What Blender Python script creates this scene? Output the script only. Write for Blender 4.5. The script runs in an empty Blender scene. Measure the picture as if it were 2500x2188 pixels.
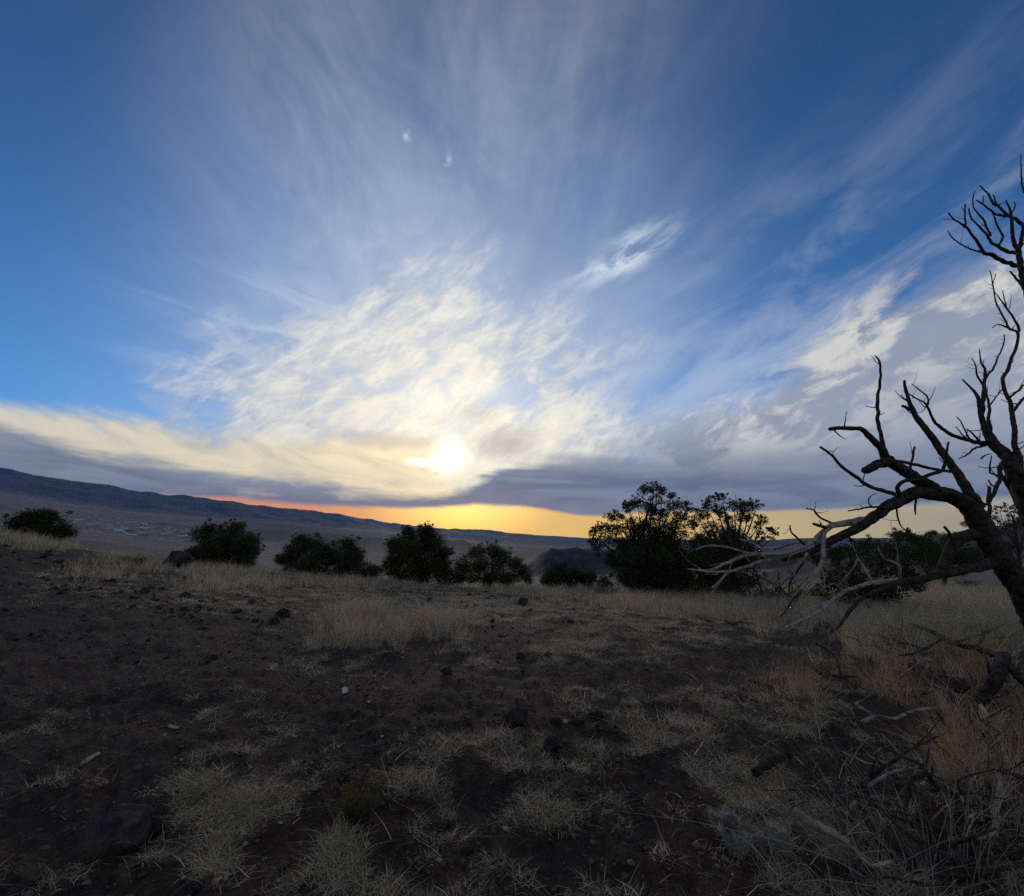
import bpy, bmesh, math, random
import numpy as np
from mathutils import Vector, Matrix, noise as mnoise

# ------------------------------------------------------------------ camera
F_PX, CX, CY, SLOPE, Y_HOR = 1145.0, 1250.0, 1094.0, 0.03, 1312.0
ROLL = math.atan(SLOPE)
PITCH = math.atan((Y_HOR - CY) * math.cos(ROLL) / F_PX)
CAM = Vector((0.0, 0.0, 1.62))
_f = Vector((0, math.cos(PITCH), math.sin(PITCH)))
_u0 = Vector((0, -math.sin(PITCH), math.cos(PITCH)))
_r = math.cos(ROLL) * Vector((1, 0, 0)) + math.sin(ROLL) * _u0
_u = -math.sin(ROLL) * Vector((1, 0, 0)) + math.cos(ROLL) * _u0

scene = bpy.context.scene
COL = scene.collection
cam_data = bpy.data.cameras.new("camera")
cam = bpy.data.objects.new("camera", cam_data)
COL.objects.link(cam)
cam_data.sensor_fit = 'HORIZONTAL'
cam_data.sensor_width = 36.0
cam_data.lens = 36.0 * F_PX / 2500.0
cam_data.clip_start = 0.05
cam_data.clip_end = 200000.0
_m = Matrix((_r, _u, -_f)).transposed().to_4x4()
_m.translation = CAM
cam.matrix_world = _m
scene.camera = cam
scene.render.resolution_x, scene.render.resolution_y = 1024, 896

scene.view_settings.view_transform = 'Standard'
scene.view_settings.look = 'None'
scene.view_settings.exposure = 0.18
scene.view_settings.gamma = 1.0
scene.view_settings.use_curve_mapping = False
cy = scene.cycles
cy.use_denoising = False
cy.denoiser = 'OPENIMAGEDENOISE'
cy.max_bounces = 4
cy.diffuse_bounces = 1
cy.glossy_bounces = 1
cy.transmission_bounces = 2
cy.transparent_max_bounces = 4
cy.volume_bounces = 1
cy.use_adaptive_sampling = True
cy.adaptive_threshold = 0.012
cy.sample_clamp_indirect = 3.0


def ray(px, py):
    return (_f + _r * ((px - CX) / F_PX) - _u * ((py - CY) / F_PX)).normalized()


def azel(px, py):
    d = ray(px, py)
    return math.degrees(math.atan2(d.x, d.y)), math.degrees(math.asin(d.z))


def srgb(r, g, b):
    def c(v):
        v /= 255.0
        return v / 12.92 if v <= 0.04045 else ((v + 0.055) / 1.055) ** 2.4
    return (c(r), c(g), c(b), 1.0)


SUN_DIR = ray(1097, 1118)
SUN_AZ, SUN_EL = azel(1097, 1118)

# ------------------------------------------------------------------ world
world = bpy.data.worlds.new("World")
scene.world = world
world.use_nodes = True
WT = world.node_tree
WT.nodes.clear()


class V:
    """A node socket with arithmetic."""
    tree = None

    def __init__(self, s):
        self.s = s

    @staticmethod
    def put(node, i, v):
        if isinstance(v, V):
            V.tree.links.new(v.s, node.inputs[i])
        else:
            node.inputs[i].default_value = v

    @staticmethod
    def m(op, *a, clamp=False):
        n = V.tree.nodes.new('ShaderNodeMath')
        n.operation = op
        n.use_clamp = clamp
        for i, x in enumerate(a):
            V.put(n, i, x)
        return V(n.outputs[0])

    def __add__(self, o): return V.m('ADD', self, o)
    __radd__ = __add__
    def __sub__(self, o): return V.m('SUBTRACT', self, o)
    def __rsub__(self, o): return V.m('SUBTRACT', o, self)
    def __mul__(self, o): return V.m('MULTIPLY', self, o)
    __rmul__ = __mul__
    def __truediv__(self, o): return V.m('DIVIDE', self, o)
    def __pow__(self, o): return V.m('POWER', self, o)


def clamp01(x): return V.m('ADD', x, 0.0, clamp=True)


def sstep(a, b, x, lo=0.0, hi=1.0):
    n = V.tree.nodes.new('ShaderNodeMapRange')
    n.interpolation_type = 'SMOOTHSTEP'
    for i, v in enumerate((x, a, b, lo, hi)):
        V.put(n, i, v)
    return V(n.outputs[0])


def lstep(a, b, x, lo=0.0, hi=1.0):
    n = V.tree.nodes.new('ShaderNodeMapRange')
    n.clamp = True
    for i, v in enumerate((x, a, b, lo, hi)):
        V.put(n, i, v)
    return V(n.outputs[0])


def vec(x, y, z=0.0):
    n = V.tree.nodes.new('ShaderNodeCombineXYZ')
    for i, v in enumerate((x, y, z)):
        V.put(n, i, v)
    return V(n.outputs[0])


def fnoise(v, scale, detail=4.0, rough=0.5, dist=0.0, lac=2.0):
    n = V.tree.nodes.new('ShaderNodeTexNoise')
    n.noise_dimensions = '3D'
    n.normalize = True
    V.tree.links.new(v.s, n.inputs['Vector'])
    n.inputs['Scale'].default_value = scale
    n.inputs['Detail'].default_value = detail
    n.inputs['Roughness'].default_value = rough
    n.inputs['Lacunarity'].default_value = lac
    n.inputs['Distortion'].default_value = dist
    return V(n.outputs['Fac'])


def mixc(fac, a, b, mode='MIX'):
    n = V.tree.nodes.new('ShaderNodeMix')
    n.data_type = 'RGBA'
    n.blend_type = mode
    n.clamp_factor = True
    V.put(n, 0, fac)
    V.put(n, 6, a)
    V.put(n, 7, b)
    return V(n.outputs[2])


def scalec(c, f):
    n = V.tree.nodes.new('ShaderNodeVectorMath')
    n.operation = 'SCALE'
    if isinstance(c, V):
        V.tree.links.new(c.s, n.inputs[0])
    else:
        n.inputs[0].default_value = c[:3]
    V.put(n, 3, f)
    return V(n.outputs[0])


def addc(a, b):
    n = V.tree.nodes.new('ShaderNodeVectorMath')
    n.operation = 'ADD'
    for i, c in enumerate((a, b)):
        if isinstance(c, V):
            V.tree.links.new(c.s, n.inputs[i])
        else:
            n.inputs[i].default_value = c[:3]
    return V(n.outputs[0])


def fcurve(x, pts):
    """piecewise curve through pts [(x, y)], y in degrees 0..60, x azimuth -60..60"""
    n = V.tree.nodes.new('ShaderNodeFloatCurve')
    c = n.mapping.curves[0]
    P = [((a + 60) / 120.0, e / 60.0) for a, e in sorted(pts)]
    c.points[0].location = P[0]
    c.points[1].location = P[-1]
    for p in P[1:-1]:
        c.points.new(*p)
    n.mapping.extend = 'HORIZONTAL'
    n.mapping.update()
    V.put(n, 0, 1.0)
    V.tree.links.new(((x + 60.0) / 120.0).s, n.inputs['Value'])
    return V(n.outputs[0]) * 60.0


def pcurve(x, pixels):
    return fcurve(x, [azel(*p) for p in pixels])


def cramp(x, stops):
    n = V.tree.nodes.new('ShaderNodeValToRGB')
    r = n.color_ramp
    r.elements[0].position, r.elements[0].color = stops[0]
    r.elements[1].position, r.elements[1].color = stops[-1]
    for p, c in stops[1:-1]:
        e = r.elements.new(p)
        e.color = c
    V.tree.links.new(x.s, n.inputs[0])
    return V(n.outputs[0])


def build_sky():
    V.tree = WT
    N, L = WT.nodes, WT.links
    out = N.new('ShaderNodeOutputWorld')
    bg = N.new('ShaderNodeBackground')
    L.new(bg.outputs[0], out.inputs[0])
    tc = N.new('ShaderNodeTexCoord')
    sky = N.new('ShaderNodeTexSky')
    sky.sky_type = 'NISHITA'
    sky.sun_disc = False
    sky.sun_elevation = math.radians(SUN_EL)
    sky.sun_rotation = math.radians(SUN_AZ)
    sky.altitude = 2000.0
    sky.air_density = 1.0
    sky.dust_density = 0.6
    sky.ozone_density = 3.0
    sep = N.new('ShaderNodeSeparateXYZ')
    L.new(tc.outputs['Generated'], sep.inputs[0])
    dx, dy, dz = (V(sep.outputs[i]) for i in range(3))
    az = V.m('ARCTAN2', dx, dy) * (180 / math.pi)
    el = V.m('ARCSINE', dz) * (180 / math.pi)
    dt = N.new('ShaderNodeVectorMath')
    dt.operation = 'DOT_PRODUCT'
    L.new(tc.outputs['Generated'], dt.inputs[0])
    dt.inputs[1].default_value = SUN_DIR
    sang = V.m('ARCCOSINE', V.m('MINIMUM', V(dt.outputs['Value']), 0.99999)) * (180 / math.pi)   # degrees from the sun
    D = V(tc.outputs['Generated'])
    # overhead cloud sheet: direction projected on a plane, u runs away from the sun
    zz = V.m('MAXIMUM', dz, 0.0) + 0.10
    px, py = dx / zz, dy / zz
    a = math.radians(SUN_AZ + 4)
    u = px * math.sin(a) + py * math.cos(a)
    v = px * math.cos(a) - py * math.sin(a)
    # slow wandering of all edges, in degrees
    w1 = (fnoise(D, 3.0, 4, 0.55) - 0.5) * 2.0
    w2 = (fnoise(vec(dx + 5.3, dy, dz), 9.0, 5, 0.6) - 0.5) * 2.0

    # --- clear air
    base = mixc(1.0, scalec(V(sky.outputs[0]), 0.105), (0.47, 0.82, 1.08, 1), 'MULTIPLY')
    base = scalec(base, sstep(4, 50, el, 1.16, 0.88))
    # low warm air near the horizon on the sunset side
    e_s = pcurve(az, [(0, 1262), (500, 1290), (1000, 1300), (1440, 1312), (2000, 1316), (2500, 1310)])
    low = sstep(9.5, 2.0, el - e_s * 0.6)
    warm = cramp((az + 60.0) / 120.0, [(0.0, srgb(150, 140, 150)), (0.2, srgb(240, 152, 90)), (0.31, (1.06, 0.38, 0.085, 1)), (0.38, (1.14, 0.52, 0.075, 1)),
                                       (0.45, (1.22, 0.72, 0.10, 1)), (0.53, (1.12, 0.66, 0.11, 1)), (0.66, (1.0, 0.63, 0.14, 1)),
                                       (0.8, srgb(214, 192, 124)), (1.0, srgb(150, 150, 150))])
    facing = sstep(120, 55, sang)
    base = mixc(low * facing, base, warm)

    bot_d = pcurve(az, [(0, 1200), (300, 1207), (520, 1219), (800, 1238), (1080, 1241), (1180, 1234), (1300, 1244), (1420, 1260),
                        (1600, 1252), (1800, 1252), (2000, 1246), (2200, 1238), (2500, 1215)])
    dn = fnoise(vec(az * 0.03, el * 0.16, 12.0), 2.4, 6, 0.55, 0.5)
    dnn = el - bot_d + (dn - 0.5) * 1.3 + w2 * 0.12
    above = sstep(0.1, 0.8, dnn)

    def layer(col, alpha, c):
        return mixc(clamp01(alpha) * above, col, c)

    # --- A. high thin cirrus, long streaks running out from the sunset
    mott = fnoise(vec(u * 0.9, v * 1.5, 30.0), 2.6, 7, 0.68, 0.6)
    s1 = fnoise(vec(u * 0.22 + w1 * 0.06, v * 0.9 + w1 * 0.10, 3.1), 1.5, 6, 0.58, 0.6)
    s2 = fnoise(vec(u * 0.34, v * 2.6 + w1 * 0.2, 9.7), 1.9, 5, 0.6, 0.5)
    body = fnoise(vec(u * 0.45, v * 0.5, 21.0), 1.1, 3, 0.5)
    band = sstep(1.75, 0.35, V.m('ABSOLUTE', v - 0.12 - w1 * 0.45))
    # unseen broken cloud added overhead and behind the viewer to brighten the ground
    rear_fill = sstep(0.25, -0.6, u + w1 * 0.3)
    band = V.m('MAXIMUM', band, rear_fill * sstep(0.36, 0.56, fnoise(vec(u * 0.5, v * 0.5, 44.0), 0.9, 5, 0.55)))
    c_a = sstep(0.36, 0.66, s1 * 0.34 + body * 0.22 + s2 * 0.18 + mott * 0.26)
    c_a = c_a * (band * 0.88 + 0.12) * 1.1 + band * 0.2
    c_a = c_a * sstep(5, 24, el) * V.m('MAXIMUM', rear_fill, sstep(-50, -24, az + w1 * 6, 0.06, 1.0) * sstep(26, 2, az + w1 * 9 - el * 0.26, 0.04, 1.0))
    veil = mixc(sstep(54, 16, sang), srgb(150, 154, 164), srgb(190, 206, 228))
    veil = mixc(rear_fill * 0.8, veil, srgb(190, 178, 172))  # added unseen cloud is warmer, to take the blue off the ground light
    col = layer(base, c_a * (0.68 + rear_fill * 0.26) * sstep(4, -20, az - el * 0.75 + 10 + w1 * 6, 0.35, 1.0), veil)
    # thin even film of ice cloud, brightest towards the sun
    film = sstep(50, 8, sang) * sstep(3, 12, el) * (0.22 + 0.45 * fnoise(vec(u * 0.5, v * 0.9, 61.0), 1.6, 6, 0.62, 0.4))
    col = layer(col, film, mixc(sstep(45, 12, sang), srgb(150, 176, 214), srgb(214, 220, 224)))
    # right-hand haze of the same sheet: soft streaks rising to the right
    r_m = sstep(-2, 34, az + w1 * 8) * sstep(40, 12, el - az * 0.10 + w1 * 5) * sstep(4, 12, el)
    s3 = fnoise(vec((az + w1 * 2) * 0.022 + el * 0.012, el * 0.075 - az * 0.028 + w2 * 0.03, 4.0), 2.6, 7, 0.6, 0.5)
    col = layer(col, r_m * sstep(0.36, 0.70, s3) * 0.72, mixc(sstep(60, 20, sang), srgb(152, 163, 186), srgb(192, 204, 220)))
    # wisps straying left of the sun
    s4 = fnoise(vec((az + w1 * 3) * 0.030, el * 0.14 + az * 0.012 + w2 * 0.05, 14.0), 2.0, 7, 0.6, 0.7)
    l_m = sstep(-47, -30, az) * sstep(4, -14, az) * sstep(31, 19, el + w1 * 4) * sstep(6, 14, el)
    col = layer(col, l_m * sstep(0.45, 0.68, s4) * 0.85, mixc(sstep(40, 15, sang), srgb(140, 170, 212), srgb(206, 214, 224)))

    # --- B. rippled cloud field above the sun (diagonal ripples)
    ca, sa = math.cos(math.radians(33)), math.sin(math.radians(33))
    ra, re_ = az + 7.0, el - 18.0
    ru, rv = ra * ca + re_ * sa, re_ * ca - ra * sa
    wob = w2 * 1.2
    rip = fnoise(vec(ru * 0.14 + w1 * 0.15, (rv + wob) * 0.34, 2.0), 1.7, 8, 0.68, 0.5)
    rip2 = fnoise(vec(ru * 0.05, rv * 0.11, 7.0), 1.4, 6, 0.62, 0.5)
    fine = fnoise(vec(ru * 0.30, (rv + wob) * 0.62, 19.0), 1.8, 5, 0.62, 0.4)
    top_b = pcurve(az, [(0, 1010), (250, 940), (400, 830), (560, 740), (730, 630), (950, 560), (1150, 590), (1350, 700),
                        (1500, 800), (1700, 880), (1900, 900), (2100, 830), (2300, 760), (2500, 700)])
    depth = top_b - el + w1 * 4.0 + w2 * 1.6 + (rip2 - 0.5) * 9.0
    m_b = sstep(-3.0, 9.0, depth)
    dens = rip * 0.38 + rip2 * 0.50 + fine * 0.12
    a_b = m_b * (sstep(0.41, 0.63, dens + m_b * 0.05) * 0.86 + sstep(6, 22, depth) * 0.34)
    a_b = a_b * sstep(-2.0, 6.0, V.m('ABSOLUTE', el - 18.2 - (az - 14) * 0.08 + w2 * 2.0) + sstep(16, 3, az + w1 * 3) * 6.0 + sstep(26, 38, az) * 6.0)
    near = sstep(36, 5, sang)
    near2 = sstep(17, 2, sang)
    shade = sstep(0.66, 0.38, rip * 0.42 + rip2 * 0.44 + fine * 0.14)
    c_hi = mixc(near, srgb(208, 213, 218), (0.98, 0.92, 0.76, 1))
    c_lo = mixc(near, srgb(132, 150, 184), srgb(214, 212, 204))
    c_b = mixc(shade * (1.0 - near2 * 0.55), c_hi, c_lo)
    col = layer(col, a_b, c_b)

    # --- F. cream wedge on the left, and the pale shelf under it
    top_f = pcurve(az, [(0, 972), (150, 985), (330, 1010), (520, 1050), (700, 1060), (900, 1060), (1200, 1080), (1300, 1200)])
    bot_f = pcurve(az, [(0, 1050), (200, 1092), (420, 1130), (620, 1163), (820, 1180), (1000, 1185), (1300, 1200)])
    f_n = fnoise(vec(az * 0.045, el * 0.15 + az * 0.035, 1.0), 2.2, 6, 0.6, 0.6)
    d_f = top_f - el + w2 * 1.0 + (f_n - 0.5) * 3.0
    a_f = sstep(-0.6, 1.8, d_f) * sstep(-4, -10, az)
    c_f = mixc(sstep(0.22, 0.62, f_n), mixc(near, srgb(160, 170, 178), srgb(214, 196, 160)), mixc(near, srgb(238, 224, 186), (1.08, 0.88, 0.52, 1)))
    col = layer(col, a_f * 0.85, c_f)

    # --- G. lumpy lit cloud on the right
    g_n = fnoise(vec(az * 0.036 + el * 0.014, el * 0.075 - az * 0.030, 8.0), 2.9, 8, 0.64, 0.35)
    g_big = fnoise(vec(az * 0.02, el * 0.03, 5.5), 3.2, 3, 0.5)
    top_g = pcurve(az, [(1500, 1010), (1750, 980), (1950, 870), (2060, 760), (2200, 690), (2350, 640), (2500, 600)])
    d_g = top_g - el + w2 * 1.8 + w1 * 2.0 + (g_n - 0.5) * 12.0
    a_g = sstep(-1.0, 3.5, d_g) * sstep(12, 20, az + w1 * 4)
    lit = sstep(0.46, 0.59, g_n + (g_big - 0.5) * 0.3) * sstep(19, 2, d_g)
    c_g = mixc(lit, srgb(146, 153, 168), srgb(214, 211, 202))
    col = layer(col, a_g * 0.9, c_g)

    # --- D. grey bank low over the horizon
    top_d = pcurve(az, [(0, 1022), (150, 1062), (350, 1108), (600, 1158), (800, 1180), (1000, 1190), (1100, 1182), (1180, 1150), (1280, 1105),
                        (1450, 1072), (1700, 1050), (1900, 1042), (2100, 1030), (2500, 1010)])
    up = top_d - el + w2 * 0.9 + (dn - 0.5) * 5.5
    soft = sstep(-4, 20, az, 1.8, 6.0)
    a_d = sstep(0.0, soft, up) * sstep(-0.15, 0.45, dnn)
    
    c_d = mixc(sstep(0.35, 0.68, dn), srgb(100, 110, 132), srgb(136, 144, 160))
    c_d = mixc(sstep(3.2, 0.0, dnn) * 0.35 * sstep(45, 5, sang), c_d, srgb(176, 150, 140))
    col = mixc(a_d * 0.97, col, c_d)

    # --- the sun burning through the sheet
    sx, sy = (az - SUN_AZ), (el - SUN_EL)
    r_s = V.m('SQRT', sx * sx * 0.85 + sy * sy * 1.1) + w2 * 1.6 + (rip - 0.5) * 4.5 + (rip2 - 0.5) * 3.0
    core = sstep(3.0, 0.2, r_s + (fine - 0.5) * 1.2) * (1.0 - a_d * 0.9)
    tx, ty = (az - SUN_AZ + 2.6), (el - SUN_EL + 0.75)
    tail = sstep(1.0, 0.2, V.m('SQRT', tx * tx * 0.07 + ty * ty * 1.6) + w2 * 0.35) * (1.0 - a_d)
    b1a, b1e = azel(1040, 972)
    b2a, b2e = azel(1165, 945)
    def patch(pa, pe, ra_, re2):
        qx, qy = (az - pa) / ra_, (el - pe) / re2
        return sstep(1.15, 0.1, V.m('SQRT', qx * qx + qy * qy) + w2 * 0.35 + (rip - 0.5) * 0.6)
    pat = patch(b1a, b1e, 4.2, 2.3) * 0.8 + patch(b2a, b2e, 4.5, 1.8) * 0.7
    halo = sstep(26, 0, sang) ** 1.8
    gx, gy = azel(1125, 1250)
    hx, hy = (az - gx) / 13.0, (el - gy) / 3.4
    under = sstep(1.0, 0.0, V.m('SQRT', hx * hx + hy * hy)) * (1.0 - a_d)
    col = mixc(pat * 0.45, col, (1.02, 0.99, 0.90, 1))
    col = addc(col, scalec((0.20, 0.155, 0.08, 1), halo * (1.0 - a_d * 0.85)))
    col = addc(col, scalec((0.85, 0.52, 0.06, 1), under))
    glow = clamp01(V.m('MAXIMUM', core, tail))
    grey = patch(azel(1235, 1085)[0], azel(1235, 1085)[1], 5.5, 2.6) + patch(azel(930, 1075)[0], azel(930, 1075)[1], 8.0, 1.5) * 0.7 + patch(azel(1160, 1010)[0], azel(1160, 1010)[1], 4.0, 1.5) * 0.5
    col = mixc(clamp01(grey) * 0.65, col, srgb(176, 168, 162))
    col = mixc(glow, col, (1.55, 1.45, 1.2, 1))
    # two small bright puffs high up
    for (qx, qy, s) in ((1098, 388, 1.0), (990, 332, 0.8)):
        pa, pe = azel(qx, qy)
        hx, hy = (az - pa) * 0.82, (el - pe)
        puff = sstep(0.85 * s, -0.5, V.m('SQRT', hx * hx + hy * hy * 1.3) + (fnoise(D, 40.0, 4, 0.6) - 0.5) * 4.2)
        col = mixc(puff * 0.6 * s, col, srgb(214, 222, 232))
    # the feathered streak right of centre
    qa, qe = azel(1510, 638)
    k = math.radians(18)
    fx, fy = az - qa, el - qe
    fu, fv = fx * math.cos(k) + fy * math.sin(k), fy * math.cos(k) - fx * math.sin(k)
    fe = sstep(1.0, 0.0, V.m('SQRT', (fu / 11.5) ** 2.0 + (fv / 2.6) ** 2.0) + (rip2 - 0.5) * 1.1 + w2 * 0.25)
    fe = fe * sstep(0.34, 0.6, fnoise(vec(fu * 0.10, fv * 0.35, 3.0), 1.6, 6, 0.62, 0.5))
    col = mixc(fe, col, srgb(202, 212, 226))

    # ground side of the dome: plain dusk grey
    col = mixc(sstep(-0.5, -3.0, el), col, srgb(70, 68, 72))
    L.new(col.s, bg.inputs[0])
    bg.inputs[1].default_value = 1.0


build_sky()
world.cycles.sampling_method = 'NONE'
world.cycles.sample_map_resolution = 512

sun_d = bpy.data.lights.new("sun", 'SUN')
sun_d.energy = 0.6
sun_d.angle = math.radians(11)
sun_d.color = (1.0, 0.86, 0.66)
sun = bpy.data.objects.new("sun", sun_d)
COL.objects.link(sun)
sun.rotation_euler = SUN_DIR.to_track_quat('Z', 'Y').to_euler()

# ------------------------------------------------------------------ shared helpers
RNG = np.random.default_rng(20)
random.seed(20)


def tag(o, label=None, cat=None, group=None, kind=None):
    for k, v in (("label", label), ("category", cat), ("group", group), ("kind", kind)):
        if v:
            o[k] = v
    return o


def mesh_from(name, verts, tris=None, quads=None, smooth=True):
    """numpy arrays -> mesh data"""
    me = bpy.data.meshes.new(name)
    verts = np.asarray(verts, dtype=np.float32)
    me.vertices.add(len(verts))
    me.vertices.foreach_set('co', verts.ravel())
    parts, sizes = [], []
    for f, k in ((tris, 3), (quads, 4)):
        if f is not None and len(f):
            f = np.asarray(f, dtype=np.int32)
            parts.append(f.ravel())
            sizes.append(np.full(len(f), k, dtype=np.int32))
    loops = np.concatenate(parts)
    tot = np.concatenate(sizes)
    me.loops.add(len(loops))
    me.loops.foreach_set('vertex_index', loops)
    me.polygons.add(len(tot))
    me.polygons.foreach_set('loop_start', np.concatenate(([0], np.cumsum(tot)[:-1])).astype(np.int32))
    me.polygons.foreach_set('loop_total', tot)
    me.polygons.foreach_set('use_smooth', np.full(len(tot), smooth, dtype=bool))
    me.update(calc_edges=True)
    return me


def link(name, me, mat=None, parent=None, loc=None):
    o = bpy.data.objects.new(name, me)
    COL.objects.link(o)
    if mat is not None and me is not None and not me.materials:
        me.materials.append(mat)
    if parent is not None:
        o.parent = parent
    if loc is not None:
        o.location = loc
    return o


def empty(name, loc):
    o = bpy.data.objects.new(name, None)
    o.empty_display_size = 0.2
    COL.objects.link(o)
    o.location = loc
    return o


def set_col(me, name, arr):
    a = me.attributes.new(name, 'FLOAT_COLOR', 'POINT')
    c = np.ones((len(arr), 4), dtype=np.float32)
    c[:, :arr.shape[1]] = arr
    a.data.foreach_set('color', c.ravel())


def set_f(me, name, arr):
    a = me.attributes.new(name, 'FLOAT', 'POINT')
    a.data.foreach_set('value', np.asarray(arr, dtype=np.float32))


# ---- vectorised gradient noise
_perm = np.random.default_rng(7).permutation(512)
_perm = np.concatenate([_perm, _perm, _perm])
_ga = np.random.default_rng(8).uniform(0, 2 * np.pi, 512)
_gx, _gy = np.cos(_ga), np.sin(_ga)


def perlin(x, y):
    x = np.asarray(x, dtype=np.float64)
    y = np.asarray(y, dtype=np.float64)
    xi, yi = np.floor(x).astype(np.int64), np.floor(y).astype(np.int64)
    xf, yf = x - xi, y - yi
    u, v = xf * xf * xf * (xf * (xf * 6 - 15) + 10), yf * yf * yf * (yf * (yf * 6 - 15) + 10)

    def g(ix, iy, dx, dy):
        h = _perm[(_perm[ix & 511] + iy) & 511]
        return _gx[h] * dx + _gy[h] * dy
    a = g(xi, yi, xf, yf)
    b = g(xi + 1, yi, xf - 1, yf)
    c = g(xi, yi + 1, xf, yf - 1)
    d = g(xi + 1, yi + 1, xf - 1, yf - 1)
    return (a + u * (b - a)) * (1 - v) + (c + u * (d - c)) * v


def fbm(x, y, oct=4, rough=0.5):
    s, a = 0.0, 1.0
    for k in range(oct):
        s = s + a * perlin(x * 2 ** k + 17.3 * k, y * 2 ** k - 9.1 * k)
        a *= rough
    return s


# ---- pixel <-> place
_B = np.array([_r, _u, _f])


def project(P):
    """world points (n,3) -> photograph pixels"""
    q = (np.asarray(P) - np.array(CAM)) @ _B.T
    z = np.maximum(q[:, 2], 1e-3)
    return CX + F_PX * q[:, 0] / z, CY - F_PX * q[:, 1] / z, q[:, 2]


def at(px, py, Y):
    """the place seen at a pixel at depth Y (metres along +Y)"""
    d = ray(px, py)
    return CAM + d * (Y / d.y)


# ------------------------------------------------------------------ terrain
def _ctrl():
    P = []
    for px, py, Y in ((0, 1285, 19), (110, 1314, 20), (220, 1342, 22), (400, 1374, 23), (560, 1388, 24), (700, 1400, 25), (1000, 1422, 26), (1300, 1436, 26),
                      (1600, 1462, 19), (1900, 1452, 20), (2200, 1425, 24), (2450, 1415, 26), (0, 1450, 8.2), (300, 1430, 11.5), (600, 1500, 9), (900, 1460, 14),
                      (1250, 1500, 10), (1700, 1500, 11.5), (2100, 1550, 7.9), (2450, 1700, 5), (0, 1800, 3.6), (1250, 1800, 3.75)):
        p = at(px, py, Y)
        P.append((p.x, p.y, p.z))
    for x, y in ((0, 0), (-3, 0), (3, 0), (0, -6), (-8, -4), (8, -4), (0, 2.4), (-12, 2), (12, 3)):
        P.append((x, y, 0.0 if abs(x) < 9 else (0.5 if x < 0 else 0.2)))
    return np.array(P)


_CP = _ctrl()


def _tps(r):
    return np.where(r > 1e-9, r * r * np.log(np.maximum(r, 1e-9)), 0.0)


_K = _tps(np.hypot(_CP[:, None, 0] - _CP[None, :, 0], _CP[:, None, 1] - _CP[None, :, 1])) + np.eye(len(_CP)) * 1.5
_A = np.hstack([np.ones((len(_CP), 1)), _CP[:, :2]])
_S = np.linalg.solve(np.block([[_K, _A], [_A.T, np.zeros((3, 3))]]), np.concatenate([_CP[:, 2], np.zeros(3)]))


def rbf(x, y):
    x, y = np.asarray(x, float), np.asarray(y, float)
    out = _S[-3] + _S[-2] * x + _S[-1] * y
    for i in range(len(_CP)):
        out = out + _S[i] * _tps(np.hypot(x - _CP[i, 0], y - _CP[i, 1]))
    return out


ROWS = [
    (60, [(0, 1330), (400, 1400), (1000, 1450), (1500, 1475), (1800, 1455), (2000, 1425), (2200, 1402), (2350, 1394), (2500, 1390)]),
    (120, [(0, 1345), (400, 1420), (1000, 1480), (1500, 1480), (1800, 1440), (2000, 1385), (2200, 1350), (2500, 1335)]),
    (200, [(0, 1350), (400, 1425), (1000, 1490), (1500, 1480), (1800, 1420), (2000, 1360), (2150, 1325), (2300, 1304), (2500, 1280)]),
    (320, [(0, 1350), (400, 1425), (1000, 1480), (1500, 1470), (1800, 1420), (2000, 1400), (2500, 1340)]),
    (900, [(0, 1330), (400, 1400), (1000, 1430), (1300, 1420), (1500, 1420), (2000, 1400), (2500, 1370)]),
    (1250, [(0, 1315), (400, 1380), (1000, 1412), (1300, 1408), (1500, 1400), (2000, 1385), (2500, 1360)]),
    (1500, [(0, 1310), (400, 1372), (700, 1392), (1000, 1400), (1200, 1400), (1230, 1396), (1275, 1384), (1305, 1366), (1325, 1345), (1345, 1335), (1370, 1339), (1400, 1337), (1480, 1340), (1600, 1342),
            (1800, 1345), (2000, 1350), (2500, 1350)]),
    (2200, [(0, 1290), (400, 1345), (650, 1370), (1000, 1388), (1250, 1385), (1290, 1378), (1345, 1350), (1400, 1348), (1500, 1350), (2000, 1365), (2500, 1355)]),
    (4000, [(0, 1245), (200, 1290), (400, 1315), (650, 1335), (1000, 1355), (1300, 1362), (1500, 1355), (2000, 1350), (2500, 1350)]),
    (5500, [(0, 1225), (300, 1275), (571, 1290), (800, 1303), (1000, 1322), (1080, 1317), (1130, 1317), (1165, 1334), (1300, 1352), (1500, 1350), (2000, 1345), (2500, 1345)]),
    (7000, [(0, 1212), (300, 1258), (571, 1271), (776, 1286), (952, 1304), (1105, 1322), (1158, 1332), (1300, 1346), (1440, 1344), (2000, 1340), (2500, 1340)]),
    (9500, [(0, 1202), (300, 1248), (571, 1272), (800, 1289), (982, 1304), (1200, 1328), (1440, 1338), (2000, 1335), (2500, 1335)]),
    (15000, [(0, 1141), (90, 1156), (187, 1174), (316, 1198), (483, 1214), (600, 1228), (720, 1240), (800, 1251), (879, 1264), (982, 1281), (1100, 1290), (1300, 1305),
             (1440, 1313), (1600, 1317), (1870, 1317), (1960, 1312), (2105, 1313), (2500, 1318)]),
    (22000, [(0, 1175), (600, 1250), (1000, 1296), (1440, 1318), (2500, 1330)]),
    (26000, [(0, 1230), (1250, 1318), (2500, 1345)]),
]
_LR = np.log([24.0] + [r for r, _ in ROWS])
R_EDGE = 24.0


def _row(az, pts):
    c = np.array([azel(*p) for p in pts])
    return np.tan(np.radians(np.interp(az, c[:, 0], c[:, 1])))


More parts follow.
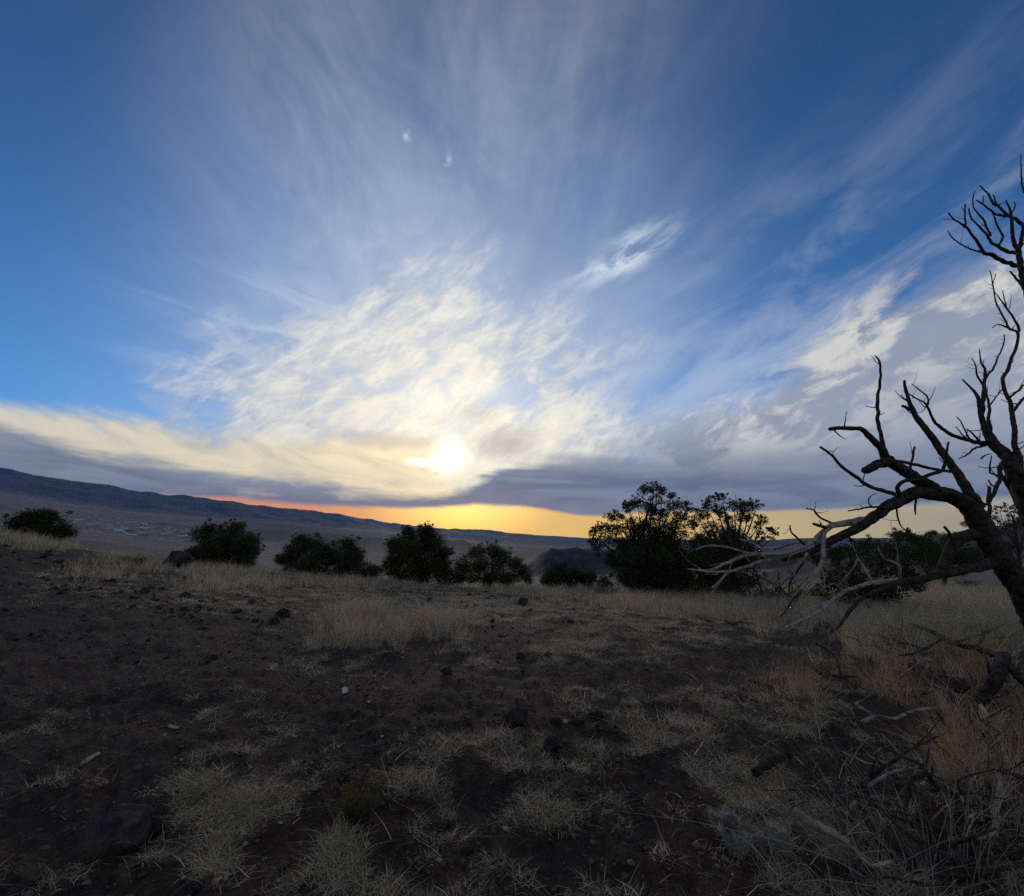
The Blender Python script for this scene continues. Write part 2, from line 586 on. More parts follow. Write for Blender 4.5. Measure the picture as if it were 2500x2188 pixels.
def height(x, y, detail=True):
    """ground height anywhere, metres"""
    x, y = np.atleast_1d(np.asarray(x, float)), np.atleast_1d(np.asarray(y, float))
    r = np.hypot(x, y)
    az = np.degrees(np.arctan2(x, y))
    azc = np.clip(az, -62, 62)
    k = np.minimum(1.0, R_EDGE / np.maximum(r, 1e-6))
    zn = rbf(x * k, y * k)
    z = zn.copy()
    far = r > R_EDGE
    if far.any():
        rf, af = r[far], azc[far]
        rows = [(zn[far] - CAM.z) / R_EDGE] + [_row(af, p) for _, p in ROWS]
        rows = np.array(rows)
        lr = np.log(np.minimum(rf, 25999))
        i = np.clip(np.searchsorted(_LR, lr) - 1, 0, len(_LR) - 2)
        t = (lr - _LR[i]) / (_LR[i + 1] - _LR[i])
        n = np.arange(len(rf))
        te = rows[i, n] * (1 - t) + rows[i + 1, n] * t
        z[far] = CAM.z + rf * te
    if detail:
        nr = np.clip((60 - r) / 40, 0, 1)
        z = z + nr * (0.06 * fbm(x * 0.8, y * 0.8, 3) + 0.034 * fbm(x * 4.1, y * 4.1, 4, 0.65))
        fr = np.clip((r - 700) / 900, 0, 1) * r
        q = 9.0 / np.maximum(r, 200)
        z = z + fr * (0.0022 * fbm(x * q * 1.2, y * q * 1.2, 4, 0.55))
        mb = np.clip((r - 1200) / 150, 0, 1) * np.clip((2400 - r) / 300, 0, 1)
        z = z + mb * 9 * (np.abs(fbm(x * 0.013, y * 0.013, 5, 0.62)) - 0.3)
        mt = np.clip((r - 9000) / 2500, 0, 1) * np.clip((16500 - r) / 1500, 0, 1)
        z = z + mt * 150 * (np.abs(fbm(x * 0.00055, y * 0.00055, 5, 0.55)) - 0.28) * np.clip((-az + 18) / 30, 0.12, 1)
    return z


def ground(px, py, Ymax=80.0):
    """where the sight line of a pixel meets the ground"""
    d = ray(px, py)
    a, b = 0.3, Ymax
    for n in (90, 40, 24):
        t = np.geomspace(a, b, n)
        below = CAM.z + d.z * t < height(d.x * t, d.y * t)
        k = int(np.argmax(below)) if below.any() else n - 1
        a, b = t[max(k - 1, 0)], t[k]
    p = CAM + d * b
    return Vector((p.x, p.y, float(height(p.x, p.y)[0])))


# ---- where the grass grows: (px, py, rx, ry, weight) drawn over the slope
TALL = [(1000, 1412, 330, 24, 1.0), (1400, 1436, 230, 24, 0.9), (650, 1392, 210, 22, 1.0), (360, 1372, 150, 24, 0.8), (120, 1322, 150, 26, 0.75),
        (560, 1420, 150, 26, 0.6), (250, 1400, 120, 24, 0.35),
        (870, 1535, 110, 55, 1.0), (1050, 1550, 105, 50, 1.0), (780, 1560, 60, 40, 0.5),
        (1560, 1470, 110, 22, 1.0), (1800, 1475, 220, 40, 1.0), (2100, 1490, 260, 60, 1.0), (2380, 1450, 250, 70, 1.0), (2300, 1560, 300, 60, 1.0),
        (2050, 1550, 200, 30, 0.5), (2200, 1640, 260, 50, 0.28), (2420, 1760, 200, 160, 0.22), (2300, 1980, 150, 150, 0.22), (2450, 1980, 120, 220, 0.3)]
GOLD = [(860, 1522, 70, 36, 0.7), (1040, 1535, 60, 30, 0.7), (1570, 1462, 90, 20, 1.0), (2330, 1890, 60, 150, 0.7), (2380, 1640, 60, 60, 0.9), (2050, 1670, 90, 40, 0.4),
        (2180, 1690, 140, 60, 0.7), (2480, 1800, 60, 200, 0.5), (1950, 1700, 90, 60, 0.5)]
SHORT = [(1050, 1460, 560, 40, 0.85), (1350, 1500, 380, 55, 0.85), (1420, 1590, 190, 38, 1.0), (1600, 1560, 190, 60, 0.9), (620, 1450, 300, 45, 0.75), (300, 1420, 280, 40, 0.5), (1150, 1545, 90, 30, 0.5),
         (1750, 1540, 200, 40, 0.9), (200, 1470, 260, 40, 0.22),
         (800, 1620, 130, 22, 0.75), (1200, 1620, 60, 26, 0.5), (720, 1640, 80, 24, 0.4), (1000, 1655, 90, 18, 0.4),
         (1180, 1800, 160, 38, 0.95), (1300, 1790, 80, 45, 0.8), (1130, 1845, 90, 35, 0.9), (1420, 1770, 70, 20, 0.6), (1290, 1880, 90, 26, 0.6),
         (540, 1950, 190, 70, 0.95), (660, 1975, 90, 60, 0.8), (520, 2075, 120, 80, 1.0), (420, 2050, 80, 50, 0.9), (1010, 1960, 170, 70, 0.85), (830, 2040, 60, 70, 0.9),
         (1310, 2000, 90, 55, 0.8), (880, 2150, 170, 45, 1.0), (700, 2170, 70, 40, 0.7), (1700, 1800, 150, 110, 0.85), (1800, 1900, 200, 110, 0.8),
         (1620, 1920, 130, 60, 0.8), (1760, 1700, 120, 40, 0.6), (1950, 1760, 180, 120, 0.7), (2150, 1860, 160, 130, 0.35), (2080, 2060, 200, 110, 0.55), (1480, 1700, 150, 20, 0.35),
         (620, 1700, 110, 24, 0.30), (560, 1830, 120, 30, 0.35), (760, 1860, 90, 28, 0.40), (260, 1560, 300, 60, 0.06), (150, 1900, 60, 20, 0.35),
         (200, 2000, 60, 25, 0.4), (1430, 2110, 60, 30, 0.25), (1650, 2090, 90, 40, 0.25), (1650, 2010, 120, 40, 0.45), (1520, 1850, 110, 30, 0.5)]
BARE = [(1500, 1655, 260, 24, 1.0), (1790, 1612, 170, 22, 1.0), (1960, 1568, 90, 16, 0.9), (2030, 1545, 50, 12, 0.7), (1180, 1660, 200, 26, 0.8), (1220, 1560, 70, 36, 0.9),
        (300, 1600, 480, 110, 0.6), (1000, 1730, 380, 50, 0.8), (2080, 1900, 110, 70, 0.75), (1230, 1760, 60, 22, 0.8), (1360, 1820, 40, 22, 0.8), (280, 2010, 100, 60, 0.9), (2160, 1470, 36, 30, 0.7)]


def painted(lst, px, py):
    m = np.zeros(len(px))
    for cx, cy_, rx, ry, w in lst:
        d = ((px - cx) / rx) ** 2 + ((py - cy_) / ry) ** 2
        m = np.maximum(m, w * np.clip(1.35 - d, 0, 1) ** 0.8)
    return m


def grass_masks(x, y, z):
    px, py, dep = project(np.stack([x, y, z], 1))
    ok = dep > 0.5
    jx, jy = 26 * fbm(x * 1.1, y * 1.1, 3), 14 * fbm(x * 1.1 + 40, y * 1.1, 3)
    bare = painted(BARE, px + jx, py + jy)
    n = np.clip(0.62 + 1.5 * fbm(x * 1.6, y * 1.6, 4, 0.6), 0, 1)
    n2 = np.clip(0.72 + 2.2 * fbm(x * 4.5 + 3, y * 3.6, 3, 0.6), 0.10, 1) * np.clip(0.66 + 3.4 * fbm(x * 1.5 + 7, y * 1.2, 4, 0.6), 0, 1)
    out = []
    for lst in (TALL, GOLD, SHORT):
        pm = painted(lst, px + jx, py + jy)
        if lst is SHORT:
            pm = np.maximum(pm, 0.16 + 0.25 * np.clip((px - 900) / 900, 0, 1))
        out.append(pm * (1 - bare) ** 1.6 * (n2 if lst is SHORT else n) * ok)
    # beyond the frame the sward simply goes on, patchy
    off = (~ok) | (px < -60) | (px > 2560) | (py > 2240)
    out[2] = np.where(off, 0.45 * n * (fbm(x * 0.5, y * 0.5, 3) > 0.0), out[2])
    return out, px, py, bare


def build_terrain():
    azs = np.concatenate([np.arange(-66, 66.01, 0.26), np.arange(70, 292, 4.0)])
    n = len(azs)
    sa, ca = np.sin(np.radians(azs)), np.cos(np.radians(azs))
    r1 = np.geomspace(0.35, 30, 230)
    r2 = np.concatenate([np.geomspace(30, 700, 46), np.geomspace(700, 26000, 150)[1:]])

    def sheet(name, rs, first):
        R, S = np.meshgrid(rs, sa, indexing='ij')
        _, C = np.meshgrid(rs, ca, indexing='ij')
        x, y = (R * S).ravel(), (R * C).ravel()
        z = height(x, y)
        verts = np.stack([x, y, z], 1)
        m = len(rs)
        i, j = np.meshgrid(np.arange(m - 1), np.arange(n), indexing='ij')
        a = i * n + j
        b = i * n + (j + 1) % n
        quads = np.stack([a, a + n, b + n, b], -1).reshape(-1, 4)
        quads = quads[:, ::-1]
        tris = None
        if first:
            verts = np.vstack([verts, [[0, 0, float(height(0, 0)[0])]]])
            c = len(verts) - 1
            jj = np.arange(n)
            tris = np.stack([np.full(n, c), (jj + 1) % n, jj], 1)
            tris = tris
        me = mesh_from(name, verts, tris, quads)
        return me, verts

    me, v = sheet('ground', r1, True)
    masks, px, py, bare = grass_masks(v[:, 0], v[:, 1], v[:, 2])
    set_f(me, 'litter', np.clip(np.maximum.reduce([masks[0], masks[2], masks[1]]), 0, 1))
    tag(link('ground', me, M_SOIL), kind='structure')
    me2, v2 = sheet('valley', r2, False)
    r = np.hypot(v2[:, 0], v2[:, 1])
    az = np.degrees(np.arctan2(v2[:, 0], v2[:, 1]))
    nz = fbm(v2[:, 0] * 0.0011, v2[:, 1] * 0.0011, 4)
    veg = np.clip((r - 4300) / 500, 0, 1) * np.clip((8200 - r) / 900, 0, 1) * np.clip((az + 31) / 4, 0, 1) + np.clip((r - 9300) / 1500, 0, 1) * 1.0
    veg = np.maximum(veg, np.clip((r - 1150) / 150, 0, 1) * np.clip((2100 - r) / 500, 0, 1) * np.clip((az - 1) / 2, 0, 1))
    veg = np.maximum(veg, np.clip((r - 70) / 40, 0, 1) * np.clip((900 - r) / 300, 0, 1) * 0.9)
    veg = np.maximum(veg, 0.75 * np.clip((r - 2300) / 500, 0, 1) * np.clip((az + 24) / 10, 0, 1) * np.clip((9500 - r) / 900, 0, 1))
    veg = np.clip(veg + 0.5 * nz * (r > 1500) * (r < 9500), 0, 1)
    set_f(me2, 'veg', veg)
    tag(link('valley', me2, M_VALLEY), kind='structure')


# ------------------------------------------------------------------ materials
def new_mat(name):
    m = bpy.data.materials.new(name)
    m.use_nodes = True
    V.tree = m.node_tree
    b = m.node_tree.nodes['Principled BSDF']
    b.inputs['Roughness'].default_value = 0.9
    b.inputs['Specular IOR Level'].default_value = 0.15
    return m, b


def attr(name, out='Fac'):
    n = V.tree.nodes.new('ShaderNodeAttribute')
    n.attribute_name = name
    return V(n.outputs[out])


def position():
    n = V.tree.nodes.new('ShaderNodeNewGeometry')
    return V(n.outputs['Position'])


def objpos():
    n = V.tree.nodes.new('ShaderNodeTexCoord')
    return V(n.outputs['Object'])


def bump(b, h, strength, dist):
    n = V.tree.nodes.new('ShaderNodeBump')
    n.inputs['Strength'].default_value = strength
    n.inputs['Distance'].default_value = dist
    V.tree.links.new(h.s, n.inputs['Height'])
    V.tree.links.new(n.outputs[0], b.inputs['Normal'])


def setc(b, c, name='Base Color'):
    V.tree.links.new(c.s, b.inputs[name])


def voro(v, scale, out='Distance'):
    n = V.tree.nodes.new('ShaderNodeTexVoronoi')
    V.tree.links.new(v.s, n.inputs['Vector'])
    n.inputs['Scale'].default_value = scale
    return V(n.outputs[out])


M_SOIL, _b = new_mat('soil')
_p = position()
_n1, _n2 = fnoise(_p, 1.3, 6, 0.6), fnoise(_p, 22.0, 5, 0.65)
_c = mixc(sstep(0.32, 0.68, _n1), (0.030, 0.019, 0.0155, 1), (0.072, 0.040, 0.029, 1))
_c = mixc(sstep(0.45, 0.75, _n2) * 0.6, _c, (0.105, 0.074, 0.058, 1))
_c = mixc(sstep(0.55, 0.30, _n2) * 0.6, _c, (0.011, 0.009, 0.0085, 1))
_lit = attr('litter')
_c = mixc(clamp01(_lit * 0.75) * sstep(0.35, 0.6, fnoise(_p, 40.0, 4, 0.7) + _lit * 0.12), _c, (0.26, 0.205, 0.135, 1))
setc(_b, _c)
bump(_b, fnoise(_p, 26.0, 6, 0.7) + voro(_p, 34.0) * 0.5, 1.0, 0.05)

M_VALLEY, _b = new_mat('valley_ground')
_p = position()
_veg = attr('veg')
_n = fnoise(_p, 0.0028, 7, 0.62)
_c = mixc(sstep(0.3, 0.7, _n), (0.13, 0.098, 0.080, 1), (0.20, 0.152, 0.122, 1))
_dots = sstep(0.42, 0.20, voro(_p, 0.011)) * sstep(0.34, 0.56, fnoise(_p, 0.0035, 4, 0.6) + _veg * 0.22)
_near = sstep(0.45, 0.22, voro(_p, 0.09))
_c = mixc(_dots * 0.8, _c, (0.026, 0.030, 0.022, 1))
_fine = fnoise(_p, 0.024, 6, 0.7) * 0.6 + fnoise(_p, 0.11, 5, 0.7) * 0.4
_c = mixc(sstep(0.52, 0.66, _fine) * 0.5, _c, (0.20, 0.165, 0.14, 1))
_c = mixc(_veg * 0.95, _c, mixc(sstep(0.46, 0.66, fnoise(_p, 0.006, 6, 0.7) * 0.5 + _fine * 0.5), (0.005, 0.007, 0.010, 1), (0.055, 0.052, 0.050, 1)))
setc(_b, _c)

M_GRASS, _b = new_mat('dry_grass_blade')
_c = attr('tint', 'Color')
setc(_b, _c)
_tr = V.tree.nodes.new('ShaderNodeBsdfTranslucent')
V.tree.links.new(_c.s, _tr.inputs[0])
_mx = V.tree.nodes.new('ShaderNodeMixShader')
_mx.inputs[0].default_value = 0.42
V.tree.links.new(_b.outputs[0], _mx.inputs[1])
V.tree.links.new(_tr.outputs[0], _mx.inputs[2])
V.tree.links.new(_mx.outputs[0], V.tree.nodes['Material Output'].inputs[0])

M_ROCK, _b = new_mat('volcanic_rock')
_p = objpos()
_c = mixc(sstep(0.35, 0.68, fnoise(_p, 3.0, 5, 0.6)), (0.022, 0.019, 0.019, 1), (0.070, 0.058, 0.053, 1))
_c = mixc(sstep(0.62, 0.72, fnoise(_p, 9.0, 4, 0.6)) * 0.5, _c, (0.13, 0.12, 0.10, 1))
setc(_b, _c)
bump(_b, fnoise(_p, 14.0, 6, 0.7) - sstep(0.35, 0.1, voro(_p, 16.0)) * 0.5, 0.9, 0.03)

M_GRAVEL, _b = new_mat('gravel')
setc(_b, attr('tint', 'Color'))
bump(_b, fnoise(position(), 60.0, 3, 0.6), 0.5, 0.01)


def leaf_mat(name, dark, light, trans=0.18):
    m, b = new_mat(name)
    c = mixc(attr('tint'), dark, light)
    setc(b, c)
    t = V.tree.nodes.new('ShaderNodeBsdfTranslucent')
    V.tree.links.new(c.s, t.inputs[0])
    x = V.tree.nodes.new('ShaderNodeMixShader')
    x.inputs[0].default_value = trans
    V.tree.links.new(b.outputs[0], x.inputs[1])
    V.tree.links.new(t.outputs[0], x.inputs[2])
    V.tree.links.new(x.outputs[0], V.tree.nodes['Material Output'].inputs[0])
    return m


M_JUNIPER = leaf_mat('juniper_foliage', (0.026, 0.036, 0.017, 1), (0.085, 0.095, 0.040, 1))
M_PINYON = leaf_mat('pinyon_foliage', (0.024, 0.036, 0.020, 1), (0.075, 0.088, 0.044, 1))
M_SAGE = leaf_mat('grey_shrub_foliage', (0.07, 0.075, 0.06, 1), (0.13, 0.135, 0.11, 1))
M_GREEN = leaf_mat('green_shrub_foliage', (0.045, 0.060, 0.025, 1), (0.24, 0.115, 0.060, 1))
M_YUCCA = leaf_mat('yucca_leaf', (0.10, 0.105, 0.07, 1), (0.17, 0.17, 0.12, 1))


def wood_mat(name, dark, light, sc=14.0):
    m, b = new_mat(name)
    p = objpos()
    n = fnoise(p, sc, 6, 0.7)
    c = mixc(sstep(0.36, 0.64, n), dark, light)
    c = mixc(sstep(0.52, 0.66, fnoise(p, sc * 0.25, 4, 0.6)) * 0.45, c, light)
    setc(b, c)
    bump(b, n + fnoise(p, sc * 3.0, 4, 0.6) * 0.4, 0.9, 0.015)
    return m


M_BARK = wood_mat('dead_bark', (0.012, 0.010, 0.009, 1), (0.060, 0.047, 0.040, 1))
M_BARE = wood_mat('weathered_wood', (0.14, 0.118, 0.10, 1), (0.38, 0.335, 0.285, 1), 10.0)
M_TWIG = wood_mat('dark_twig', (0.020, 0.017, 0.016, 1), (0.062, 0.053, 0.047, 1), 20.0)
M_LIVE = wood_mat('live_bark', (0.030, 0.026, 0.022, 1), (0.075, 0.062, 0.052, 1))

build_terrain()


# ------------------------------------------------------------------ wood: tubes along bent paths
def catmull(P, R, step):
    P = [np.array(p, float) for p in P]
    out, rad = [], []
    Q = [2 * P[0] - P[1]] + P + [2 * P[-1] - P[-2]]
    for i in range(1, len(Q) - 2):
        a, b, c, d = Q[i - 1], Q[i], Q[i + 1], Q[i + 2]
        n = max(1, int(np.linalg.norm(c - b) / step))
        for k in range(n):
            t = k / n
            out.append(0.5 * (2 * b + (c - a) * t + (2 * a - 5 * b + 4 * c - d) * t * t + (3 * b - a - 3 * c + d) * t ** 3))
            rad.append(R[i - 1] * (1 - t) + R[i] * t)
    out.append(P[-1])
    rad.append(R[-1])
    return np.array(out), np.array(rad)


class Wood:
    """collects tubes into one mesh"""

    def __init__(self, seed=1):
        self.v, self.q, self.t = [], [], []
        self.n = 0
        self.rng = np.random.default_rng(seed)

    def tube(self, P, R, sides=7, step=0.08, gnarl=0.12, wander=0.0, blunt=False, flute=0.4):
        p, r = catmull(P, R, step)
        m = len(p)
        if wander:
            w = self.rng.normal(0, 1, (m, 3))
            if m > 4:
                w = (w + np.roll(w, 1, 0) + np.roll(w, 2, 0)) * 0.6
            w = w * (wander * r[:, None])
            w[0] = 0
            p = p + w
        tg = np.gradient(p, axis=0)
        tg /= np.linalg.norm(tg, axis=1)[:, None] + 1e-9
        ref = np.array([0.31, 0.85, 0.42])
        n1 = np.cross(tg, ref)
        n1 /= np.linalg.norm(n1, axis=1)[:, None] + 1e-9
        n2 = np.cross(tg, n1)
        ang = np.linspace(0, 2 * np.pi, sides, endpoint=False)
        k = 1 + self.rng.normal(0, gnarl, (m, sides))
        k[:, :] = (1 - flute) * k + flute * (1 + self.rng.normal(0, gnarl, (1, sides)))
        rr = r[:, None] * k
        v = p[:, None, :] + rr[..., None] * (np.cos(ang)[None, :, None] * n1[:, None, :] + np.sin(ang)[None, :, None] * n2[:, None, :])
        b = self.n
        self.v.append(v.reshape(-1, 3))
        i, j = np.meshgrid(np.arange(m - 1), np.arange(sides), indexing='ij')
        a = b + i * sides + j
        c = b + i * sides + (j + 1) % sides
        self.q.append(np.stack([a, c, c + sides, a + sides], -1).reshape(-1, 4))
        self.n += m * sides
        tipv = p[-1] + tg[-1] * (0.2 * r[-1] if blunt else 1.5 * r[-1])
        self.v.append(np.array([p[0] - tg[0] * 0.2 * r[0], tipv]))
        s0, s1 = self.n, self.n + 1
        self.n += 2
        jj = np.arange(sides)
        e = b + (m - 1) * sides
        self.t.append(np.stack([e + jj, e + (jj + 1) % sides, np.full(sides, s1)], 1))
        self.t.append(np.stack([b + (jj + 1) % sides, b + jj, np.full(sides, s0)], 1))
        return p, r

    def build(self, name, mat, parent=None, origin=None):
        v = np.vstack(self.v)
        if origin is not None:
            v = v - np.array(origin)
        me = mesh_from(name, v, np.vstack(self.t), np.vstack(self.q))
        return link(name, me, mat, parent)


# ------------------------------------------------------------------ foliage: many small leaf faces in clumps
def leaves(centres, radii, per, size, seed, up=0.35, squash=0.85, shell=0.35, aspect=0.5, gapk=-0.25):
    """leaf quads scattered through clump volumes; returns verts, quads, tint"""
    rng = np.random.default_rng(seed)
    radii = np.asarray(radii, float)
    cnt = np.maximum(30, (per * radii ** 2).astype(int))
    C = np.repeat(np.asarray(centres, float), cnt, axis=0)
    Rr = np.repeat(radii, cnt)
    n = len(C)
    d = rng.normal(size=(n, 3))
    d /= np.linalg.norm(d, axis=1)[:, None]
    rad = Rr * (shell + (1 - shell) * rng.random(n)) * (0.85 + 0.35 * rng.random(n))
    pos = C + d * rad[:, None] * np.array([1, 1, squash])
    # gaps: throw away leaves where a coarse noise says air
    s = 1.0 / np.maximum(Rr * 0.42, 0.05)
    gap = perlin(pos[:, 0] * s + pos[:, 1] * s * 0.7, pos[:, 2] * s + pos[:, 1] * s * 0.5)
    keep = gap > gapk - 0.6 * (Rr > 0.5)
    pos, d, n = pos[keep], d[keep], int(keep.sum())
    ax = d * 0.8 + rng.normal(0, 0.55, (n, 3)) + np.array([0, 0, up])
    ax /= np.linalg.norm(ax, axis=1)[:, None]
    sd = np.cross(ax, rng.normal(size=(n, 3)))
    sd /= np.linalg.norm(sd, axis=1)[:, None] + 1e-9
    L = size * (0.6 + 0.8 * rng.random(n))
    W = L * aspect * (0.7 + 0.6 * rng.random(n))
    a = pos - ax * (L * 0.5)[:, None]
    b = pos + sd * (W * 0.5)[:, None]
    c = pos + ax * (L * 0.5)[:, None]
    e = pos - sd * (W * 0.5)[:, None]
    v = np.stack([a, b, c, e], 1).reshape(-1, 3)
    q = np.arange(4 * n).reshape(-1, 4)
    t = np.repeat(rng.random(n) ** 1.5, 4)
    return v, q, t


def foliage_part(name, parent, mat, centres, radii, per, size, seed, **kw):
    v, q, t = leaves(centres, radii, per, size, seed, **kw)
    v = v - np.array(parent.location)
    me = mesh_from(name, v, None, q, smooth=False)
    set_f(me, 'tint', t)
    o = link(name, me, mat, parent)
    return o


def px_clumps(clumps, Y, spread, seed):
    """clumps given as (px, py, r_px) at depth Y -> 3-D centres and radii, pushed to and fro in depth"""
    rng = np.random.default_rng(seed)
    C, R = [], []
    for (x, y, r) in clumps:
        yy = Y + rng.uniform(-spread, spread)
        p = at(x, y, yy)
        C.append(tuple(p))
        R.append(r * yy / F_PX)
    return C, R


def in_crop(lst, ox, oy, k):
    return [(ox + a * k, oy + b * k, c * k) for a, b, c in lst]


def make_tree(name, label, cat, clumps, Y, base_px, seed, spread=0.7, per=260, size=0.075, mat=None, trunk_r=0.11, group=None, extra=3, limbs=True, spikes=(), up=0.35, gapk=-0.25, jit=0.32):
    rng = np.random.default_rng(seed)
    C, R = px_clumps(clumps, Y, spread, seed)
    # more clumps behind and in front so that the crown is round, not a row
    C2, R2 = [], []
    for c, r in zip(C, R):
        for k in range(extra):
            C2.append((c[0] + rng.normal(0, jit) * r, c[1] + rng.choice((-1, 1)) * rng.uniform(0.5, 1.4) * r, c[2] + rng.normal(0, jit * 0.88) * r - 0.1 * r))
            R2.append(r * (rng.uniform(0.5, 0.8) if jit < 0.5 else rng.uniform(0.3, 0.62)))
    for c, r in zip(list(C), list(R)):      # ragged sprays breaking the outline
        for k in range(4):
            d = rng.normal(0, 1, 3)
            d[2] = abs(d[2])
            d /= np.linalg.norm(d)
            q = rng.uniform(0.95, 1.45) * r
            C2.append((c[0] + d[0] * q, c[1] + d[1] * q, c[2] + d[2] * q * 0.9))
            R2.append(max(0.06, r * rng.uniform(0.12, 0.24)))
    b = at(base_px[0], base_px[1], Y)
    g = Vector((b.x, b.y, float(height(b.x, b.y)[0]) - 0.03))
    root = empty(name, g)
    tag(root, label, cat, group)
    top = np.mean([c for c in C], axis=0)
    hi = max(C, key=lambda c: c[2])
    w = Wood(seed)
    bx = np.array(g)
    path = [bx, bx * 0.6 + np.array([top[0], top[1], bx[2] + 0.5 * (top[2] - bx[2])]) * 0.4 + np.array([0.05, 0.05, 0.12]), top, np.array(hi) * 0.75 + top * 0.25]
    path[1][2] = bx[2] * 0.55 + top[2] * 0.45
    w.tube(path, [trunk_r, trunk_r * 0.85, trunk_r * 0.5, trunk_r * 0.2], sides=7, step=0.12, gnarl=0.15)
    w.build('trunk', M_LIVE, root, g)
    if limbs:
        lw = Wood(seed + 5)
        for c, r in zip(C, R):
            c = np.array(c)
            f = rng.uniform(0.25, 0.75)
            s = path[0] * (1 - f) + path[2] * f
            mid = s * 0.5 + c * 0.5 + np.array([rng.normal(0, 0.08), rng.normal(0, 0.08), -0.10 - 0.1 * rng.random()])
            lw.tube([s, mid, c], [trunk_r * 0.34, trunk_r * 0.22, 0.008], sides=5, step=0.15, gnarl=0.15)
        for (sx, sy, tx, ty) in spikes:
            p0, p1 = np.array(at(sx, sy, Y)), np.array(at(tx, ty, Y))
            lw.tube([p0, (p0 + p1) / 2 + rng.normal(0, 0.03, 3), p1], [0.022, 0.014, 0.006], sides=4, step=0.15)
        lw.build('limb', M_LIVE, root, g)
    foliage_part('crown', root, mat or M_JUNIPER, C + C2, R + R2, per, size, seed + 9, up=up, gapk=gapk)
    return root


K3 = 0.3418   # helper scales of traced outlines
tree7 = in_crop([(870, 265, 52), (800, 285, 48), (930, 290, 42), (990, 330, 20), (745, 365, 55), (690, 410, 48), (665, 395, 30), (830, 410, 75), (900, 470, 80), (1000, 395, 62), (1080, 395, 48),
                 (1115, 420, 26), (600, 480, 52), (560, 480, 36), (560, 560, 58), (470, 560, 48), (430, 590, 34), (440, 640, 40), (700, 520, 60), (560, 640, 66), (455, 690, 42), (620, 560, 50),
                 (800, 560, 100), (950, 580, 100), (1040, 480, 60), (690, 690, 90), (850, 740, 140), (990, 740, 130), (620, 800, 70), (760, 860, 110), (900, 880, 110), (1050, 880, 100), (560, 760, 50),
                 (680, 930, 60), (1030, 620, 80), (640, 900, 80), (740, 950, 90), (850, 960, 90), (950, 960, 90), (1060, 960, 90), (1080, 800, 90), (760, 640, 80), (900, 660, 90), (640, 700, 60)], 1300, 1100, K3)
tree8 = in_crop([(1350, 335, 38), (1290, 350, 36), (1240, 385, 34), (1230, 450, 46), (1330, 420, 56), (1440, 400, 50), (1500, 395, 44), (1560, 385, 42), (1605, 400, 30), (1640, 490, 40), (1610, 545, 42),
                 (1500, 480, 52), (1400, 500, 50), (1180, 480, 50), (1125, 520, 46), (1270, 560, 80), (1720, 575, 30), (1740, 600, 16), (1690, 560, 14), (1650, 630, 26), (1450, 620, 100), (1200, 680, 120),
                 (1350, 740, 130), (1150, 820, 110), (1300, 880, 120), (1480, 760, 110), (1440, 900, 100), (1580, 700, 60), (1560, 820, 70), (1200, 960, 80), (1300, 980, 80), (1400, 980, 80), (1500, 950, 80), (1120, 960, 70), (1400, 640, 90), (1250, 800, 110), (1580, 930, 60), (1640, 760, 40)], 1300, 1100, K3)

make_tree('pinyon_pine', 'tall dark pinyon pine with open uneven crown against the yellow horizon strip', 'tree', tree7, 19.6, (1597, 1462), 71, spread=0.9, per=6800, size=0.062, mat=M_PINYON, gapk=-0.14,
          trunk_r=0.15, extra=3, jit=0.75, spikes=((1600, 1240, 1604, 1178),))
make_tree('juniper_tree', 'tall juniper with dead spike on top, just right of the pinyon pine', 'tree', tree8, 19.0, (1790, 1462), 83, spread=0.9, per=6800, size=0.062, gapk=-0.14,
          trunk_r=0.17, extra=3, jit=0.75, spikes=((1800, 1260, 1794, 1202), (1790, 1250, 1780, 1222), (1830, 1340, 1838, 1290), (1720, 1270, 1702, 1236), (1815, 1262, 1802, 1218), (1760, 1330, 1745, 1262)))
bush = lambda pts: [(a, b, c) for a, b, c in pts]
make_tree('juniper_bush', 'round dark juniper bush alone on the grassy crest, leftmost of all', 'bush', bush([(60, 1278, 30), (100, 1268, 30), (135, 1282, 30), (50, 1290, 22), (100, 1295, 36), (150, 1300, 22), (75, 1262, 20), (120, 1256, 18), (70, 1312, 26), (130, 1316, 26)]),
          20.5, (100, 1322), 11, spread=0.5, per=6200, size=0.062, gapk=-0.4, extra=2, limbs=False)
make_tree('juniper_bush', 'dark ball-shaped juniper bush right beside the dark boulder on the crest', 'bush',
          bush([(565, 1300, 30), (520, 1310, 34), (600, 1320, 30), (545, 1335, 44), (595, 1350, 34), (500, 1335, 22), (575, 1285, 16), (510, 1288, 14), (615, 1345, 20), (560, 1366, 36), (600, 1376, 26), (515, 1368, 28), (480, 1356, 20)]),
          23.5, (552, 1392), 12, spread=0.6, per=6200, size=0.062, gapk=-0.4, extra=2, limbs=False)
make_tree('juniper_bush', 'small low dark bush squeezed between the pointed boulder and ball-shaped juniper', 'bush',
          bush([(462, 1352, 18), (485, 1348, 16), (448, 1362, 14), (478, 1366, 18)]), 23.2, (468, 1388), 20, spread=0.3, per=6200, size=0.062, extra=2, limbs=False)
make_tree('juniper_bush', 'wide two-lobed dark juniper with low skirt between bush and tall rounded juniper', 'bush',
          bush([(740, 1328, 28), (775, 1340, 34), (720, 1350, 30), (845, 1340, 30), (865, 1355, 28), (800, 1362, 36), (700, 1370, 22), (760, 1372, 34), (845, 1378, 36), (735, 1316, 14), (850, 1325, 16), (890, 1386, 22), (920, 1394, 20), (690, 1362, 16), (720, 1390, 24), (780, 1398, 26), (830, 1402, 24), (880, 1404, 22)]),
          25.0, (790, 1404), 13, spread=0.7, per=6200, size=0.062, gapk=-0.4, extra=2, limbs=False)
